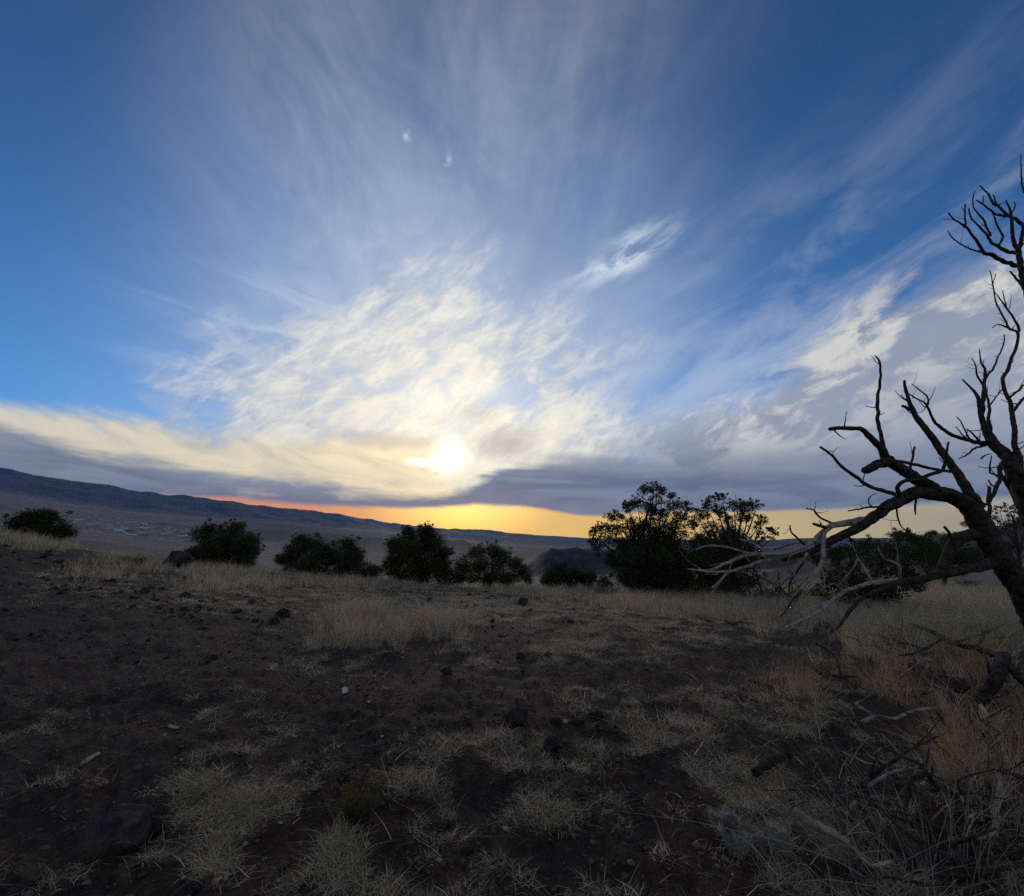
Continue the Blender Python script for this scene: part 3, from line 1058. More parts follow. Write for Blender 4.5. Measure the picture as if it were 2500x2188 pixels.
make_tree('juniper_tree', 'broad rounded dark juniper, tallest of the row along the left crest', 'tree',
          bush([(1000, 1308, 24), (1045, 1312, 32), (1060, 1330, 34), (985, 1330, 30), (970, 1352, 30), (1020, 1345, 40), (1070, 1365, 32), (960, 1382, 28), (1020, 1385, 44), (1075, 1395, 30), (995, 1296, 14), (1040, 1294, 18), (1085, 1350, 18), (955, 1330, 14), (975, 1408, 26), (1030, 1414, 28), (1080, 1416, 24)]),
          25.5, (1020, 1424), 14, spread=0.8, per=6200, size=0.062, gapk=-0.35, extra=2)
make_tree('juniper_tree', 'low spreading juniper with grey dead twigs, right of the broad rounded juniper', 'tree',
          bush([(1165, 1348, 22), (1200, 1345, 24), (1130, 1375, 26), (1175, 1375, 30), (1225, 1362, 26), (1255, 1378, 24), (1285, 1395, 18), (1215, 1392, 32), (1120, 1398, 24), (1160, 1402, 28), (1262, 1402, 22), (1115, 1416, 20), (1190, 1420, 22), (1240, 1418, 20), (1290, 1416, 16)]),
          25.5, (1190, 1426), 15, spread=0.7, per=5200, size=0.062, extra=2, spikes=((1220, 1380, 1245, 1338), (1250, 1390, 1282, 1352), (1200, 1380, 1212, 1334), (1270, 1400, 1302, 1372)))
make_tree('juniper_bush', 'small low dark bush on the crest left of the pinyon pine', 'bush',
          bush([(1370, 1392, 22), (1400, 1400, 22), (1345, 1405, 20), (1420, 1412, 22), (1375, 1412, 26), (1440, 1408, 18), (1330, 1416, 14), (1395, 1425, 18), (1350, 1426, 16), (1435, 1425, 18), (1470, 1425, 18)]),
          25.0, (1380, 1434), 16, spread=0.5, per=6200, size=0.062, gapk=-0.4, extra=2, limbs=False)
make_tree('juniper_bush', 'dark low juniper filling the gap behind the hanging dead branches', 'bush',
          bush([(2060, 1400, 30), (2110, 1390, 34), (2165, 1385, 34), (2215, 1390, 30), (2080, 1345, 26), (2130, 1350, 34), (2180, 1335, 30), (2225, 1345, 30), (2090, 1440, 34), (2140, 1430, 36), (2190, 1430, 36), (2130, 1468, 30), (2060, 1460, 24), (2200, 1306, 18), (2240, 1320, 22), (2040, 1420, 26), (2230, 1420, 30), (2170, 1470, 26), (2085, 1480, 24), (2010, 1445, 22)]),
          12.8, (2140, 1494), 17, spread=0.7, per=5600, size=0.055, gapk=-0.4, extra=2, limbs=False)
make_tree('juniper_bush', 'dark juniper under the arch of the big dead tree', 'bush',
          bush([(2260, 1372, 30), (2300, 1360, 34), (2345, 1362, 30), (2280, 1340, 26), (2330, 1392, 22), (2370, 1375, 24)]),
          22.0, (2300, 1420), 18, spread=0.6, per=5600, size=0.055, gapk=-0.4, extra=2, limbs=False)
make_tree('scrub_oak', 'thin pale-leaved small tree right of the dead trunk at frame edge', 'tree',
          bush([(2425, 1262, 14), (2440, 1245, 12), (2460, 1240, 14), (2475, 1255, 16), (2490, 1245, 14), (2450, 1275, 18), (2480, 1285, 22), (2510, 1270, 26), (2500, 1300, 26), (2460, 1305, 20), (2440, 1290, 14), (2540, 1290, 30), (2520, 1330, 26)]),
          17.0, (2490, 1400), 19, spread=0.5, per=900, size=0.06, extra=1, trunk_r=0.07, mat=M_SAGE)

# dead grey brush between the tall juniper and the hanging branches
root = empty('dead_brush', ground(1890, 1470))
tag(root, 'tangle of grey dead brush between tall juniper and hanging dead branches', 'bush')
rng = np.random.default_rng(5)
w = Wood(31)
for k in range(70):
    b = Vector((root.location.x + rng.normal(0, 0.9), root.location.y + rng.normal(0, 0.4), root.location.z - 0.02))
    d = np.array([rng.normal(0, 0.7), rng.normal(0, 0.5), rng.uniform(0.5, 1.3)])
    L = rng.uniform(0.5, 1.5)
    p0 = np.array(b)
    p1 = p0 + d * L * 0.5 + rng.normal(0, 0.06, 3)
    p2 = p0 + d * L * np.array([1.3, 1.2, 0.85]) + rng.normal(0, 0.1, 3)
    w.tube([p0, p1, p2], [0.022, 0.013, 0.005], sides=4, step=0.2, gnarl=0.1)
w.build('branch', M_TWIG, root, root.location)

# dark junipers on the hill behind the dead tree
hill = []
for (px, Y, h) in ((2040, 95, 3.4), (2120, 120, 3.5), (2190, 150, 3.6), (2235, 110, 3.2), (2290, 165, 3.6), (2330, 90, 3.4), (2380, 140, 3.6), (2430, 100, 3.2), (2470, 160, 3.8), (2500, 120, 3.6), (1990, 110, 3.2), (2440, 55, 2.6), (2350, 48, 2.2), (2260, 60, 2.6)):
    hill.append((px, Y, h))
proto = None
for i, (px, Y, h) in enumerate(hill):
    x = at(px, 1340, Y).x
    z = float(height(x, Y)[0])
    if proto is None:
        rng = np.random.default_rng(91)
        root = empty('hillside_juniper', (x, Y, z))
        cs = [(x + rng.normal(0, 0.30), Y + rng.normal(0, 0.30), z + rng.uniform(0.2, 0.85)) for _ in range(16)]
        foliage_part('crown', root, M_JUNIPER, cs, [rng.uniform(0.2, 0.36) for _ in cs], 2600, 0.07, 92)
        w = Wood(93)
        w.tube([(x, Y, z - 0.05), (x + 0.04, Y, z + 0.4), (x, Y + 0.03, z + 0.8)], [0.06, 0.05, 0.02], sides=6)
        w.build('trunk', M_LIVE, root, root.location)
        proto = root
        r2 = root
    else:
        r2 = proto.copy()
        COL.objects.link(r2)
        r2.location = (x, Y, z)
        for ch in proto.children:
            c = ch.copy()
            COL.objects.link(c)
            c.parent = r2
    r2.rotation_euler = (0, 0, i * 1.9)
    r2.scale = (h * 1.15, h * 1.15, h)
    tag(r2, 'small dark juniper dotted on the far hillside behind the dead tree', 'tree', 'junipers on the hillside')

# ------------------------------------------------------------------ the big dead tree
# every path: pixels of the outline it follows, depth at start and end, width in pixels at start and end
TRUNK = [([(2580, 1640), (2545, 1540), (2500, 1445), (2448, 1374), (2413, 1316), (2391, 1272), (2365, 1237), (2330, 1215), (2290, 1204), (2237, 1203), (2198, 1220)],
          6.5, 6.5, [76, 70, 64, 58, 54, 52, 46, 40, 40, 34, 32])]
BRANCH = [
    # bark-covered limbs
    ([(2205, 1216), (2149, 1250), (2101, 1286), (2040, 1316), (1987, 1343), (1947, 1357), (1908, 1367)], 6.5, 6.2, [32, 27, 24, 21, 15, 11, 8], 0),
    ([(2120, 1268), (2057, 1279), (2030, 1283), (2009, 1300), (1987, 1321), (1952, 1339), (1908, 1352), (1864, 1353), (1820, 1357), (1776, 1374), (1732, 1392), (1680, 1390)], 6.45, 5.9, [20, 17, 15, 14, 13, 11, 10, 9, 8, 7, 5, 3], 1),
    ([(2285, 1200), (2233, 1167), (2193, 1141), (2167, 1123), (2149, 1092), (2127, 1070), (2105, 1050), (2083, 1046), (2039, 1046), (2026, 1048)], 6.5, 6.1, [34, 31, 28, 24, 19, 16, 13, 12, 11, 9], 0),
    ([(2172, 1124), (2140, 1136), (2112, 1149)], 6.4, 6.0, [26, 24, 21], 0),
    ([(2156, 1092), (2150, 1060), (2143, 1025), (2143, 978), (2149, 927), (2147, 884), (2137, 869)], 6.4, 6.5, [12, 10, 9, 8, 6, 5, 3], 2),
    ([(2184, 1207), (2127, 1189), (2088, 1163), (2057, 1141), (2040, 1123), (2022, 1105), (2004, 1092)], 6.45, 6.0, [12, 10, 9, 8, 7, 6, 6], 2),
    ([(2196, 1210), (2190, 1190), (2206, 1176), (2237, 1171), (2272, 1158), (2303, 1147), (2309, 1112), (2316, 1080)], 6.4, 6.0, [12, 11, 10, 10, 10, 8, 6, 4], 2),
    ([(2184, 1125), (2224, 1132), (2268, 1143), (2321, 1152)], 6.4, 6.3, [8, 8, 8, 7], 2),
    ([(2220, 1160), (2226, 1123), (2233, 1092)], 6.45, 6.4, [6, 5, 5], 2),
    ([(2392, 1240), (2361, 1196), (2343, 1165), (2325, 1138), (2296, 1098), (2269, 1058), (2245, 1029), (2233, 1009), (2222, 987), (2216, 967), (2210, 946), (2208, 931)], 6.5, 6.9, [28, 24, 22, 20, 18, 16, 15, 13, 10, 8, 7, 6], 0),
    ([(2224, 1001), (2203, 991)], 6.8, 6.7, [8, 7], 2),
    # right-hand stems
    ([(2560, 1500), (2556, 1400), (2535, 1310), (2505, 1225), (2482, 1160), (2463, 1120), (2441, 1098), (2423, 1078), (2410, 1058), (2401, 1036), (2394, 1007), (2390, 978), (2383, 962), (2372, 949), (2350, 927)],
     6.6, 7.2, [60, 54, 48, 44, 40, 32, 28, 24, 19, 14, 12, 9, 7, 5, 3], 0),
    ([(2396, 1018), (2399, 972), (2402, 944), (2405, 906), (2394, 882), (2392, 853)], 7.0, 7.1, [11, 9, 8, 6, 4, 2], 2),
    ([(2404, 929), (2410, 918), (2423, 902), (2434, 879), (2450, 839), (2452, 817)], 7.1, 7.4, [6, 5, 5, 4, 3, 2], 2),
    ([(2399, 940), (2385, 915), (2382, 893), (2373, 875)], 7.1, 6.9, [5, 4, 3, 2], 2),
    ([(2418, 1056), (2414, 1018), (2415, 991), (2408, 958), (2405, 942)], 7.1, 7.5, [8, 7, 6, 4, 3], 2),
    ([(2416, 991), (2432, 969), (2448, 949)], 7.3, 7.6, [4, 3, 3], 2),
    ([(2424, 1084), (2390, 1080), (2361, 1074), (2334, 1065), (2312, 1056), (2294, 1042), (2280, 1029), (2269, 1002), (2260, 987), (2249, 978), (2233, 971), (2220, 962)], 7.0, 6.5, [15, 13, 11, 10, 9, 8, 7, 6, 5, 4, 4, 3], 2),
    ([(2265, 990), (2265, 971), (2258, 962), (2240, 949), (2226, 938)], 6.6, 6.4, [5, 4, 4, 3, 2], 2),
    ([(2356, 1071), (2347, 1058), (2334, 1042)], 6.8, 6.6, [4, 3, 2], 2),
    ([(2367, 1071), (2354, 1047), (2345, 1029), (2336, 1018)], 6.8, 6.7, [4, 3, 3, 2], 2),
    ([(2390, 1076), (2374, 1058), (2358, 1047)], 6.9, 6.8, [5, 4, 2], 2),
    ([(2405, 1088), (2380, 1095), (2362, 1110), (2340, 1120)], 7.0, 6.7, [6, 5, 4, 2], 2),
    ([(2488, 1160), (2486, 1118), (2477, 1085), (2477, 1051), (2470, 1007), (2466, 984), (2452, 951), (2448, 924), (2461, 902), (2470, 873), (2480, 850), (2486, 815), (2470, 805), (2437, 792), (2423, 801)],
     6.7, 7.4, [22, 16, 13, 12, 11, 10, 8, 8, 8, 7, 7, 6, 5, 3, 2], 2),
    ([(2484, 815), (2488, 804), (2475, 777), (2454, 748), (2428, 712)], 7.3, 7.5, [6, 6, 5, 4, 2], 2),
    ([(2468, 806), (2461, 797), (2446, 766), (2434, 744), (2428, 721), (2423, 690), (2417, 661)], 7.4, 7.6, [5, 5, 4, 4, 3, 3, 2], 2),
    ([(2424, 692), (2432, 668)], 7.5, 7.6, [2, 2], 2),
    ([(2457, 752), (2448, 710)], 7.4, 7.3, [3, 2], 2),
    ([(2475, 1003), (2499, 973), (2530, 950)], 7.0, 7.4, [7, 6, 4], 2),
    ([(2466, 970), (2490, 950), (2510, 930)], 7.1, 7.5, [6, 5, 3], 2),
    # crown stem that leaves and re-enters the frame on the right
    ([(2528, 1290), (2566, 1150), (2572, 980), (2548, 820), (2505, 705), (2495, 668), (2490, 634), (2486, 612), (2477, 596), (2472, 567), (2470, 538), (2466, 512), (2456, 490)],
     6.7, 7.3, [40, 34, 28, 22, 17, 15, 14, 12, 9, 8, 7, 5, 3], 0),
    ([(2488, 608), (2495, 574), (2499, 554), (2492, 545), (2477, 534), (2457, 523), (2441, 507), (2425, 498), (2416, 478), (2408, 469), (2392, 454)], 7.2, 7.6, [11, 10, 10, 9, 8, 7, 6, 6, 5, 4, 3], 2),
    ([(2463, 528), (2434, 525), (2419, 514), (2399, 498), (2383, 489)], 7.4, 7.3, [6, 5, 5, 4, 3], 2),
    ([(2434, 502), (2425, 476)], 7.5, 7.6, [4, 3], 2),
    ([(2400, 498), (2400, 478)], 7.4, 7.4, [3, 2], 2),
    ([(2488, 650), (2463, 643), (2439, 634), (2423, 623), (2410, 620), (2401, 616), (2390, 596), (2374, 574), (2356, 552), (2338, 541), (2325, 532), (2316, 520)], 7.2, 6.8, [13, 12, 11, 11, 9, 8, 7, 6, 6, 4, 4, 3], 2),
    ([(2357, 552), (2356, 525), (2355, 500)], 6.9, 7.0, [5, 4, 4], 2),
    ([(2401, 616), (2374, 610), (2345, 596), (2325, 581), (2314, 563)], 7.0, 6.6, [5, 4, 3, 3, 2], 2),
    ([(2482, 619), (2457, 614), (2437, 603), (2421, 592), (2410, 574), (2394, 558), (2381, 543), (2370, 532), (2365, 509)], 7.2, 7.4, [9, 9, 8, 7, 6, 5, 4, 4, 3], 2),
    ([(2419, 576), (2405, 545), (2390, 525), (2376, 505), (2376, 483), (2379, 467)], 7.3, 7.5, [5, 5, 4, 3, 3, 2], 2),
    ([(2437, 601), (2448, 579), (2437, 556), (2428, 532), (2421, 518)], 7.3, 7.5, [6, 5, 5, 4, 2], 2),
    ([(2512, 720), (2490, 690), (2466, 663)], 7.1, 7.0, [7, 6, 4], 2),
    ([(2500, 470), (2494, 440), (2492, 378)], 7.3, 7.5, [5, 4, 2], 2),
    ([(2470, 520), (2478, 505), (2476, 492)], 7.4, 7.5, [4, 3, 2], 2),
    # lower limbs
    ([(2425, 1372), (2390, 1386), (2356, 1390), (2312, 1400), (2267, 1412), (2200, 1421), (2170, 1430), (2134, 1446), (2103, 1461), (2078, 1488), (2054, 1522), (2042, 1537)], 6.4, 5.6, [26, 24, 23, 21, 19, 17, 13, 11, 10, 9, 7, 4], 0),
    ([(2200, 1419), (2139, 1422), (2090, 1434), (2054, 1451), (2017, 1478), (1981, 1503), (1944, 1520), (1915, 1534)], 6.1, 5.4, [16, 13, 11, 9, 8, 7, 5, 3], 1),
    ([(2054, 1451), (2017, 1473), (1988, 1486)], 5.8, 5.6, [7, 6, 4], 1),
    ([(2137, 1432), (2125, 1412), (2110, 1388), (2095, 1366), (2083, 1388), (2049, 1427)], 6.0, 6.2, [6, 6, 5, 5, 4, 3], 1),
    ([(2198, 1415), (2193, 1381), (2176, 1371), (2161, 1366), (2144, 1342)], 6.1, 6.0, [7, 6, 5, 5, 3], 1),
    ([(2395, 1306), (2356, 1310), (2329, 1325), (2312, 1357), (2300, 1390)], 6.5, 6.25, [30, 28, 26, 25, 22], 0),
    ([(2330, 1330), (2318, 1302), (2306, 1287)], 6.3, 6.2, [8, 7, 6], 2),
    # hanging pale branches
    ([(2018, 1293), (2010, 1317), (2009, 1346), (2005, 1376), (1986, 1407), (1964, 1432), (1944, 1464), (1925, 1495)], 6.25, 5.9, [12, 11, 11, 11, 9, 8, 7, 5], 1),
    ([(1958, 1440), (1934, 1466), (1920, 1488), (1905, 1505)], 5.95, 5.8, [6, 6, 5, 3], 2),
    ([(1972, 1350), (1944, 1386), (1920, 1412), (1898, 1422)], 6.2, 6.4, [8, 7, 6, 4], 1),
    ([(1975, 1345), (1950, 1390), (1930, 1420), (1925, 1455)], 6.2, 6.5, [6, 5, 4, 3], 2),
    ([(1880, 1368), (1846, 1374), (1822, 1384), (1785, 1394), (1760, 1396), (1724, 1396), (1690, 1392)], 6.15, 5.7, [8, 8, 7, 6, 5, 4, 3], 1),
    ([(1822, 1384), (1781, 1396), (1761, 1415), (1741, 1434)], 6.0, 5.8, [6, 6, 5, 4], 1),
    ([(1871, 1350), (1837, 1326), (1807, 1317)], 6.1, 6.3, [7, 6, 4], 1),
    ([(1835, 1353), (1785, 1339), (1749, 1333), (1720, 1334), (1700, 1342)], 6.05, 5.9, [6, 5, 5, 4, 3], 1),
    ([(1964, 1330), (1944, 1312), (1932, 1300), (1928, 1283)], 6.2, 6.1, [6, 5, 4, 3], 2),
    ([(2035, 1280), (2005, 1266), (1990, 1251), (1988, 1246), (1969, 1241)], 6.4, 6.3, [6, 5, 5, 4, 3], 2),
    ([(1995, 1320), (1956, 1322), (1920, 1331), (1890, 1340)], 6.2, 6.5, [10, 9, 8, 6], 1),
    ([(2018, 1290), (2000, 1284), (1985, 1280)], 6.25, 6.1, [8, 8, 6], 2),
    ([(2165, 1240), (2127, 1238), (2095, 1243), (2071, 1248)], 6.4, 6.1, [6, 5, 4, 3], 2),
    ([(2130, 1238), (2120, 1227), (2125, 1212), (2139, 1205)], 6.25, 6.2, [4, 3, 3, 2], 2),
    ([(2189, 1232), (2192, 1265), (2200, 1284), (2214, 1300)], 6.5, 6.6, [4, 4, 3, 2], 2),
    ([(2236, 1215), (2234, 1240), (2236, 1256)], 6.5, 6.4, [5, 5, 3], 2),
    ([(2060, 1305), (2085, 1322), (2092, 1338), (2088, 1356)], 6.3, 6.1, [6, 5, 4, 3], 2),
    # small limb right of the trunk
    ([(2414, 1310), (2414, 1272), (2414, 1225), (2416, 1189)], 6.6, 6.7, [9, 8, 8, 7], 2),
    ([(2416, 1225), (2432, 1189), (2446, 1165), (2441, 1145), (2452, 1130), (2466, 1124)], 6.65, 6.9, [8, 9, 10, 12, 13, 13], 2),
    ([(2443, 1163), (2419, 1156), (2416, 1145), (2421, 1113)], 6.8, 6.6, [5, 4, 4, 2], 2),
    ([(2448, 1163), (2463, 1189), (2477, 1218), (2490, 1241), (2512, 1268)], 6.8, 7.1, [8, 8, 8, 8, 7], 2),
    ([(2414, 1232), (2400, 1230), (2393, 1224), (2381, 1214)], 6.7, 6.4, [6, 5, 4, 3], 2),
    ([(2432, 1189), (2420, 1184), (2413, 1172)], 6.7, 6.6, [4, 4, 3], 2),
    ([(2395, 1120), (2405, 1112), (2420, 1108)], 6.9, 7.1, [4, 3, 2], 2),
]
ORG = Vector((at(2580, 1640, 6.5).x, 6.5, 0))
ORG.z = float(height(ORG.x, ORG.y)[0])
dead = empty('dead_tree', ORG)
tag(dead, 'large bare dead tree with arching trunk and hanging grey branches at right edge', 'tree')
rng = np.random.default_rng(77)


def px_path(P, y0, y1, W):
    n = len(P)
    pts, rad = [], []
    for i, ((x, y), w_) in enumerate(zip(P, W)):
        Y = y0 + (y1 - y0) * i / (n - 1)
        pts.append(tuple(at(x, y, Y)))
        rad.append(0.5 * w_ * (0.90 if w_ > 9 else 1.0) * Y / F_PX)
    return pts, rad


w = Wood(101)
pts, rad = px_path(*TRUNK[0])
pts[0] = (ORG.x, ORG.y, ORG.z - 0.1)
w.tube(pts, rad, sides=22, step=0.035, gnarl=0.075, wander=0.05, flute=0.55)
trunk = w.build('trunk', M_BARK, dead, ORG)
for i, (P, y0, y1, W, kind) in enumerate(BRANCH):
    pts, rad = px_path(P, y0, y1, W)
    w = Wood(200 + i)
    big = W[0] >= 20
    cp, cr = w.tube(pts, rad, sides=16 if big else 7, step=0.035 if big else 0.03, gnarl=0.08, wander=0.07 if big else 0.16, blunt=(W[-1] >= 7))
    # snapped side twigs and spurs along it
    if kind == 1:       # thin pale side twigs running on along the branch
        for s in range(int(len(cp) * 0.10)):
            k = rng.integers(2, len(cp) - 2)
            tg = cp[k] - cp[k - 2]
            tg /= np.linalg.norm(tg) + 1e-9
            d = tg * 0.9 + rng.normal(0, 0.38, 3)
            L = rng.uniform(0.12, 0.42)
            r0 = min(cr[k] * 0.6, 0.012)
            a = cp[k]
            w.tube([a, a + d * L * 0.35 + rng.normal(0, 0.012, 3), a + d * L * 0.7 + rng.normal(0, 0.02, 3), a + d * L + rng.normal(0, 0.03, 3)], [r0, r0 * 0.75, r0 * 0.5, 0.002], sides=5, step=0.03, wander=0.15)
    for s in range(int(len(cp) * (0.20 if kind == 2 else 0.12))):
        k = rng.integers(1, len(cp) - 1)
        L = rng.uniform(0.015, 0.06) if rng.random() < 0.65 else rng.uniform(0.08, 0.26)
        d = rng.normal(0, 1, 3) + np.array([-0.2, 0, 0.35])
        d /= np.linalg.norm(d)
        r0 = min(cr[k] * 0.5, 0.010)
        a = cp[k]
        w.tube([a, a + d * L * 0.5 + rng.normal(0, 0.006, 3), a + d * L + np.array([0, 0, 0.2 * L])], [r0, r0 * 0.7, r0 * 0.35], sides=4, step=0.05)
    o = w.build('branch', (M_BARK, M_BARE, M_TWIG)[kind], dead, ORG)
    if kind == 1:
        o['label'] = 'pale barkless weathered branch'

# ------------------------------------------------------------------ fallen wood
def fallen(name, label, cat, paths, mat, lift=0.07, group=None, sides=8, seed=1):
    """branches lying on the ground; path points are pixels, optional third value lifts the point (metres)"""
    g0 = None
    wd = Wood(seed)
    for (P, W) in paths:
        pts, rad = [], []
        for q, w_ in zip(P, W):
            up = q[2] if len(q) > 2 else 0.0
            p = ground(q[0], q[1])
            if up:          # slide towards the viewer so that the lifted point is still seen there
                d = ray(q[0], q[1])
                t = (p - CAM).length
                tt = t - np.arange(0, 90) * 0.02
                tt = tt[tt > 0.5]
                hh = CAM.z + d.z * tt - height(d.x * tt, d.y * tt)
                kk = int(np.argmax(hh >= up)) if (hh >= up).any() else len(tt) - 1
                pp = CAM + d * float(tt[kk])
                p = pp
            r = 0.5 * w_ * p.y / F_PX
            p = p + Vector((0, 0, 0 if up else r * 0.6 + lift))
            pts.append(tuple(p))
            rad.append(r)
        if g0 is None:
            g0 = ground(P[0][0], P[0][1])
        wd.tube(pts, rad, sides=sides, step=0.03, gnarl=0.13, wander=0.15, blunt=W[-1] > 6)
    o = wd.build(name, mat, None, g0)
    o.location = g0
    return tag(o, label, cat, group)


root = empty('fallen_snag', ground(2400, 1740))
tag(root, 'dark broken fallen tree top propped in the tall grass at right edge', 'log')


def snag_part(name, P, W, mat, seed):
    o = fallen(name, None, None, [(P, W)], mat, seed=seed)
    o.parent = root
    o.location = Vector(o.location) - root.location


snag_part('stem', [(2452, 1600, .42), (2436, 1645, .30), (2405, 1690, .12), (2380, 1722, 0.02), (2325, 1732)], [20, 26, 26, 20, 10], M_BARK, 301)
snag_part('branch', [(2188, 1512, .5), (2266, 1539, .5), (2325, 1570, .48), (2384, 1582, .46), (2442, 1607, .42), (2500, 1664, .3), (2560, 1730, .1)], [5, 8, 10, 12, 14, 16, 14], M_BARK, 302)
snag_part('branch', [(2325, 1570, .48), (2360, 1560, .55), (2400, 1548, .6), (2450, 1524, .65)], [6, 5, 5, 3], M_TWIG, 303)
snag_part('branch', [(2384, 1582, .46), (2405, 1545, .6), (2418, 1505, .7)], [6, 5, 3], M_TWIG, 304)
snag_part('branch', [(2395, 1723, .1), (2423, 1766, .06), (2442, 1805, .05), (2462, 1863, .03)], [8, 8, 7, 5], M_BARE, 305)
snag_part('branch', [(2300, 1560, .45), (2275, 1575, .4), (2230, 1595, .3), (2195, 1600, .25)], [5, 5, 4, 3], M_TWIG, 306)
snag_part('branch', [(2478, 1640, .3), (2500, 1610, .45), (2520, 1580, .55)], [8, 6, 4], M_BARK, 307)
snag_part('branch', [(2420, 1660, .2), (2410, 1620, .35), (2402, 1590, .42)], [8, 6, 4], M_TWIG, 308)
fallen('fallen_log', 'thick dark splintered log lying in orange grass beside the fallen tree top', 'log', [([(2227, 1648), (2278, 1676), (2325, 1699), (2372, 1713)], [16, 22, 22, 18])], M_BARK, seed=310)
fallen('fallen_branch', 'dark forked antler-like branch at the edge of the grass by the trail', 'branch',
       [([(1966, 1590, .22), (1981, 1625, .14), (2005, 1645, .08), (2052, 1652, .04), (2091, 1672)], [6, 7, 8, 8, 6]), ([(2052, 1650, .04), (2040, 1605, .2), (2015, 1585, .26), (1989, 1570, .32)], [7, 6, 5, 4]),
        ([(2040, 1605, .2), (2050, 1585, .25), (2052, 1568, .3)], [5, 4, 3])], M_TWIG, seed=311)
fallen('fallen_branch', 'long thin pale barkless branch slanting across the tall grass', 'branch', [([(2320, 1729, .04), (2286, 1730, .05), (2239, 1734, .06), (2184, 1754, .04), (2141, 1773), (2091, 1793)], [8, 8, 7, 6, 6, 4])], M_BARE, seed=312)
fallen('fallen_branch', 'pale grey bent branch hanging low at right edge near the bottom', 'branch', [([(2440, 1890, .12), (2438, 1930, .08), (2434, 1969, .06), (2423, 2035, .03), (2364, 2086)], [9, 9, 9, 8, 5])], M_BARE, seed=313)
fallen('fallen_branch', 'crooked pale branch lying in golden grass left of the hanging grey branch', 'branch', [([(2423, 1844, .08), (2384, 1863, .05), (2345, 1906, .03), (2286, 1926), (2255, 1949)], [8, 9, 9, 8, 5])], M_BARE, seed=314)
fallen('fallen_log', 'short dark log with broken pale end in the matted grass', 'log', [([(1845, 1926), (1876, 1898), (1919, 1875), (1934, 1848, .06)], [17, 18, 16, 11])], M_BARK, seed=315)
fallen('fallen_log', 'pale barkless log lying beside the cactus at bottom right', 'log', [([(1942, 2023), (1981, 2047), (2032, 2074), (2075, 2100)], [18, 18, 16, 11])], M_BARE, seed=316)
fallen('fallen_branch', 'small hooked grey stick below the pale log', 'branch', [([(2085, 2112), (2102, 2133), (2134, 2160), (2177, 2148)], [8, 8, 7, 6])], M_BARE, seed=317)
fallen('fallen_branch', 'small curled pale stick in the dark hollow between grass', 'branch', [([(2055, 2008), (2063, 1990, .03), (2091, 1994), (2106, 1973, .03)], [7, 7, 7, 6])], M_BARE, seed=318)
fallen('fallen_branch', 'short pale stick lying alone on bare soil at left', 'branch', [([(200, 1869), (218, 1858), (240, 1843)], [10, 11, 8])], M_BARE, lift=0.0, seed=319)
fallen('fallen_branch', 'dark crooked branch in pale grass below the pinyon pine', 'branch', [([(1655, 1483, .12), (1690, 1500, .08), (1715, 1522), (1740, 1530)], [4, 5, 5, 4]), ([(1770, 1512, .1), (1785, 1525, .04), (1800, 1535)], [4, 4, 4])], M_TWIG, seed=320)
fallen('fallen_branch', 'thin pale twig lying on dark hollow soil near the golden grass', 'branch', [([(2060, 1867), (2090, 1878), (2115, 1893), (2140, 1897)], [5, 5, 4, 3])], M_BARE, seed=321)
fallen('fallen_branch', 'tiny pale stick on the bare soil left of centre', 'branch', [([(412, 1774), (425, 1778), (438, 1779)], [6, 6, 4])], M_BARE, lift=0.0, seed=322)
fallen('fallen_branch', 'thin dark twig on bare ground at the centre left', 'branch', [([(940, 1795), (960, 1806), (985, 1818)], [4, 4, 3])], M_TWIG, lift=0.01, seed=323)

# crooked dead sticks and twigs tangled through the tall grass below the dead tree
rng = np.random.default_rng(515)
TANGLE = 'dead sticks tangled in the grass below the dead tree'
for i in range(60):
    px, py = rng.uniform(2080, 2500), rng.uniform(1560, 2150)
    if py > 1950 and px < 2200:
        px += 200
    g = ground(px, py)
    L = rng.uniform(0.25, 0.85)
    th = rng.uniform(0, 6.28)
    lift = rng.uniform(0.05, 0.32)
    d = np.array([math.cos(th), math.sin(th) * 0.7, 0.0])
    w = Wood(600 + i)
    p0 = np.array([0, 0, 0.015])
    pts = [p0]
    for k in range(1, 5):
        pts.append(p0 + d * L * k / 4 + np.array([rng.normal(0, 0.04), rng.normal(0, 0.04), lift * (k / 4) ** rng.uniform(0.7, 1.8)]))
    r0 = rng.uniform(0.007, 0.017)
    cp, cr = w.tube(pts, [r0, r0 * 0.9, r0 * 0.75, r0 * 0.55, r0 * 0.3], sides=6, step=0.03, gnarl=0.1, wander=0.25)
    for s in range(int(rng.integers(2, 6))):
        k = int(rng.integers(len(cp) // 4, len(cp) - 1))
        dd = d * rng.uniform(0.2, 0.8) + rng.normal(0, 0.5, 3) + np.array([0, 0, 0.4])
        l2 = L * rng.uniform(0.12, 0.45)
        w.tube([cp[k], cp[k] + dd * l2 * 0.5, cp[k] + dd * l2 + rng.normal(0, 0.02, 3)], [cr[k] * 0.6, cr[k] * 0.4, 0.002], sides=5, step=0.03, wander=0.2)
    o = w.build('dead_stick', M_BARE if rng.random() < 0.4 else M_TWIG)
    o.location = g
    tag(o, 'crooked dead stick caught in the dry grass below the dead tree', 'branch', TANGLE)

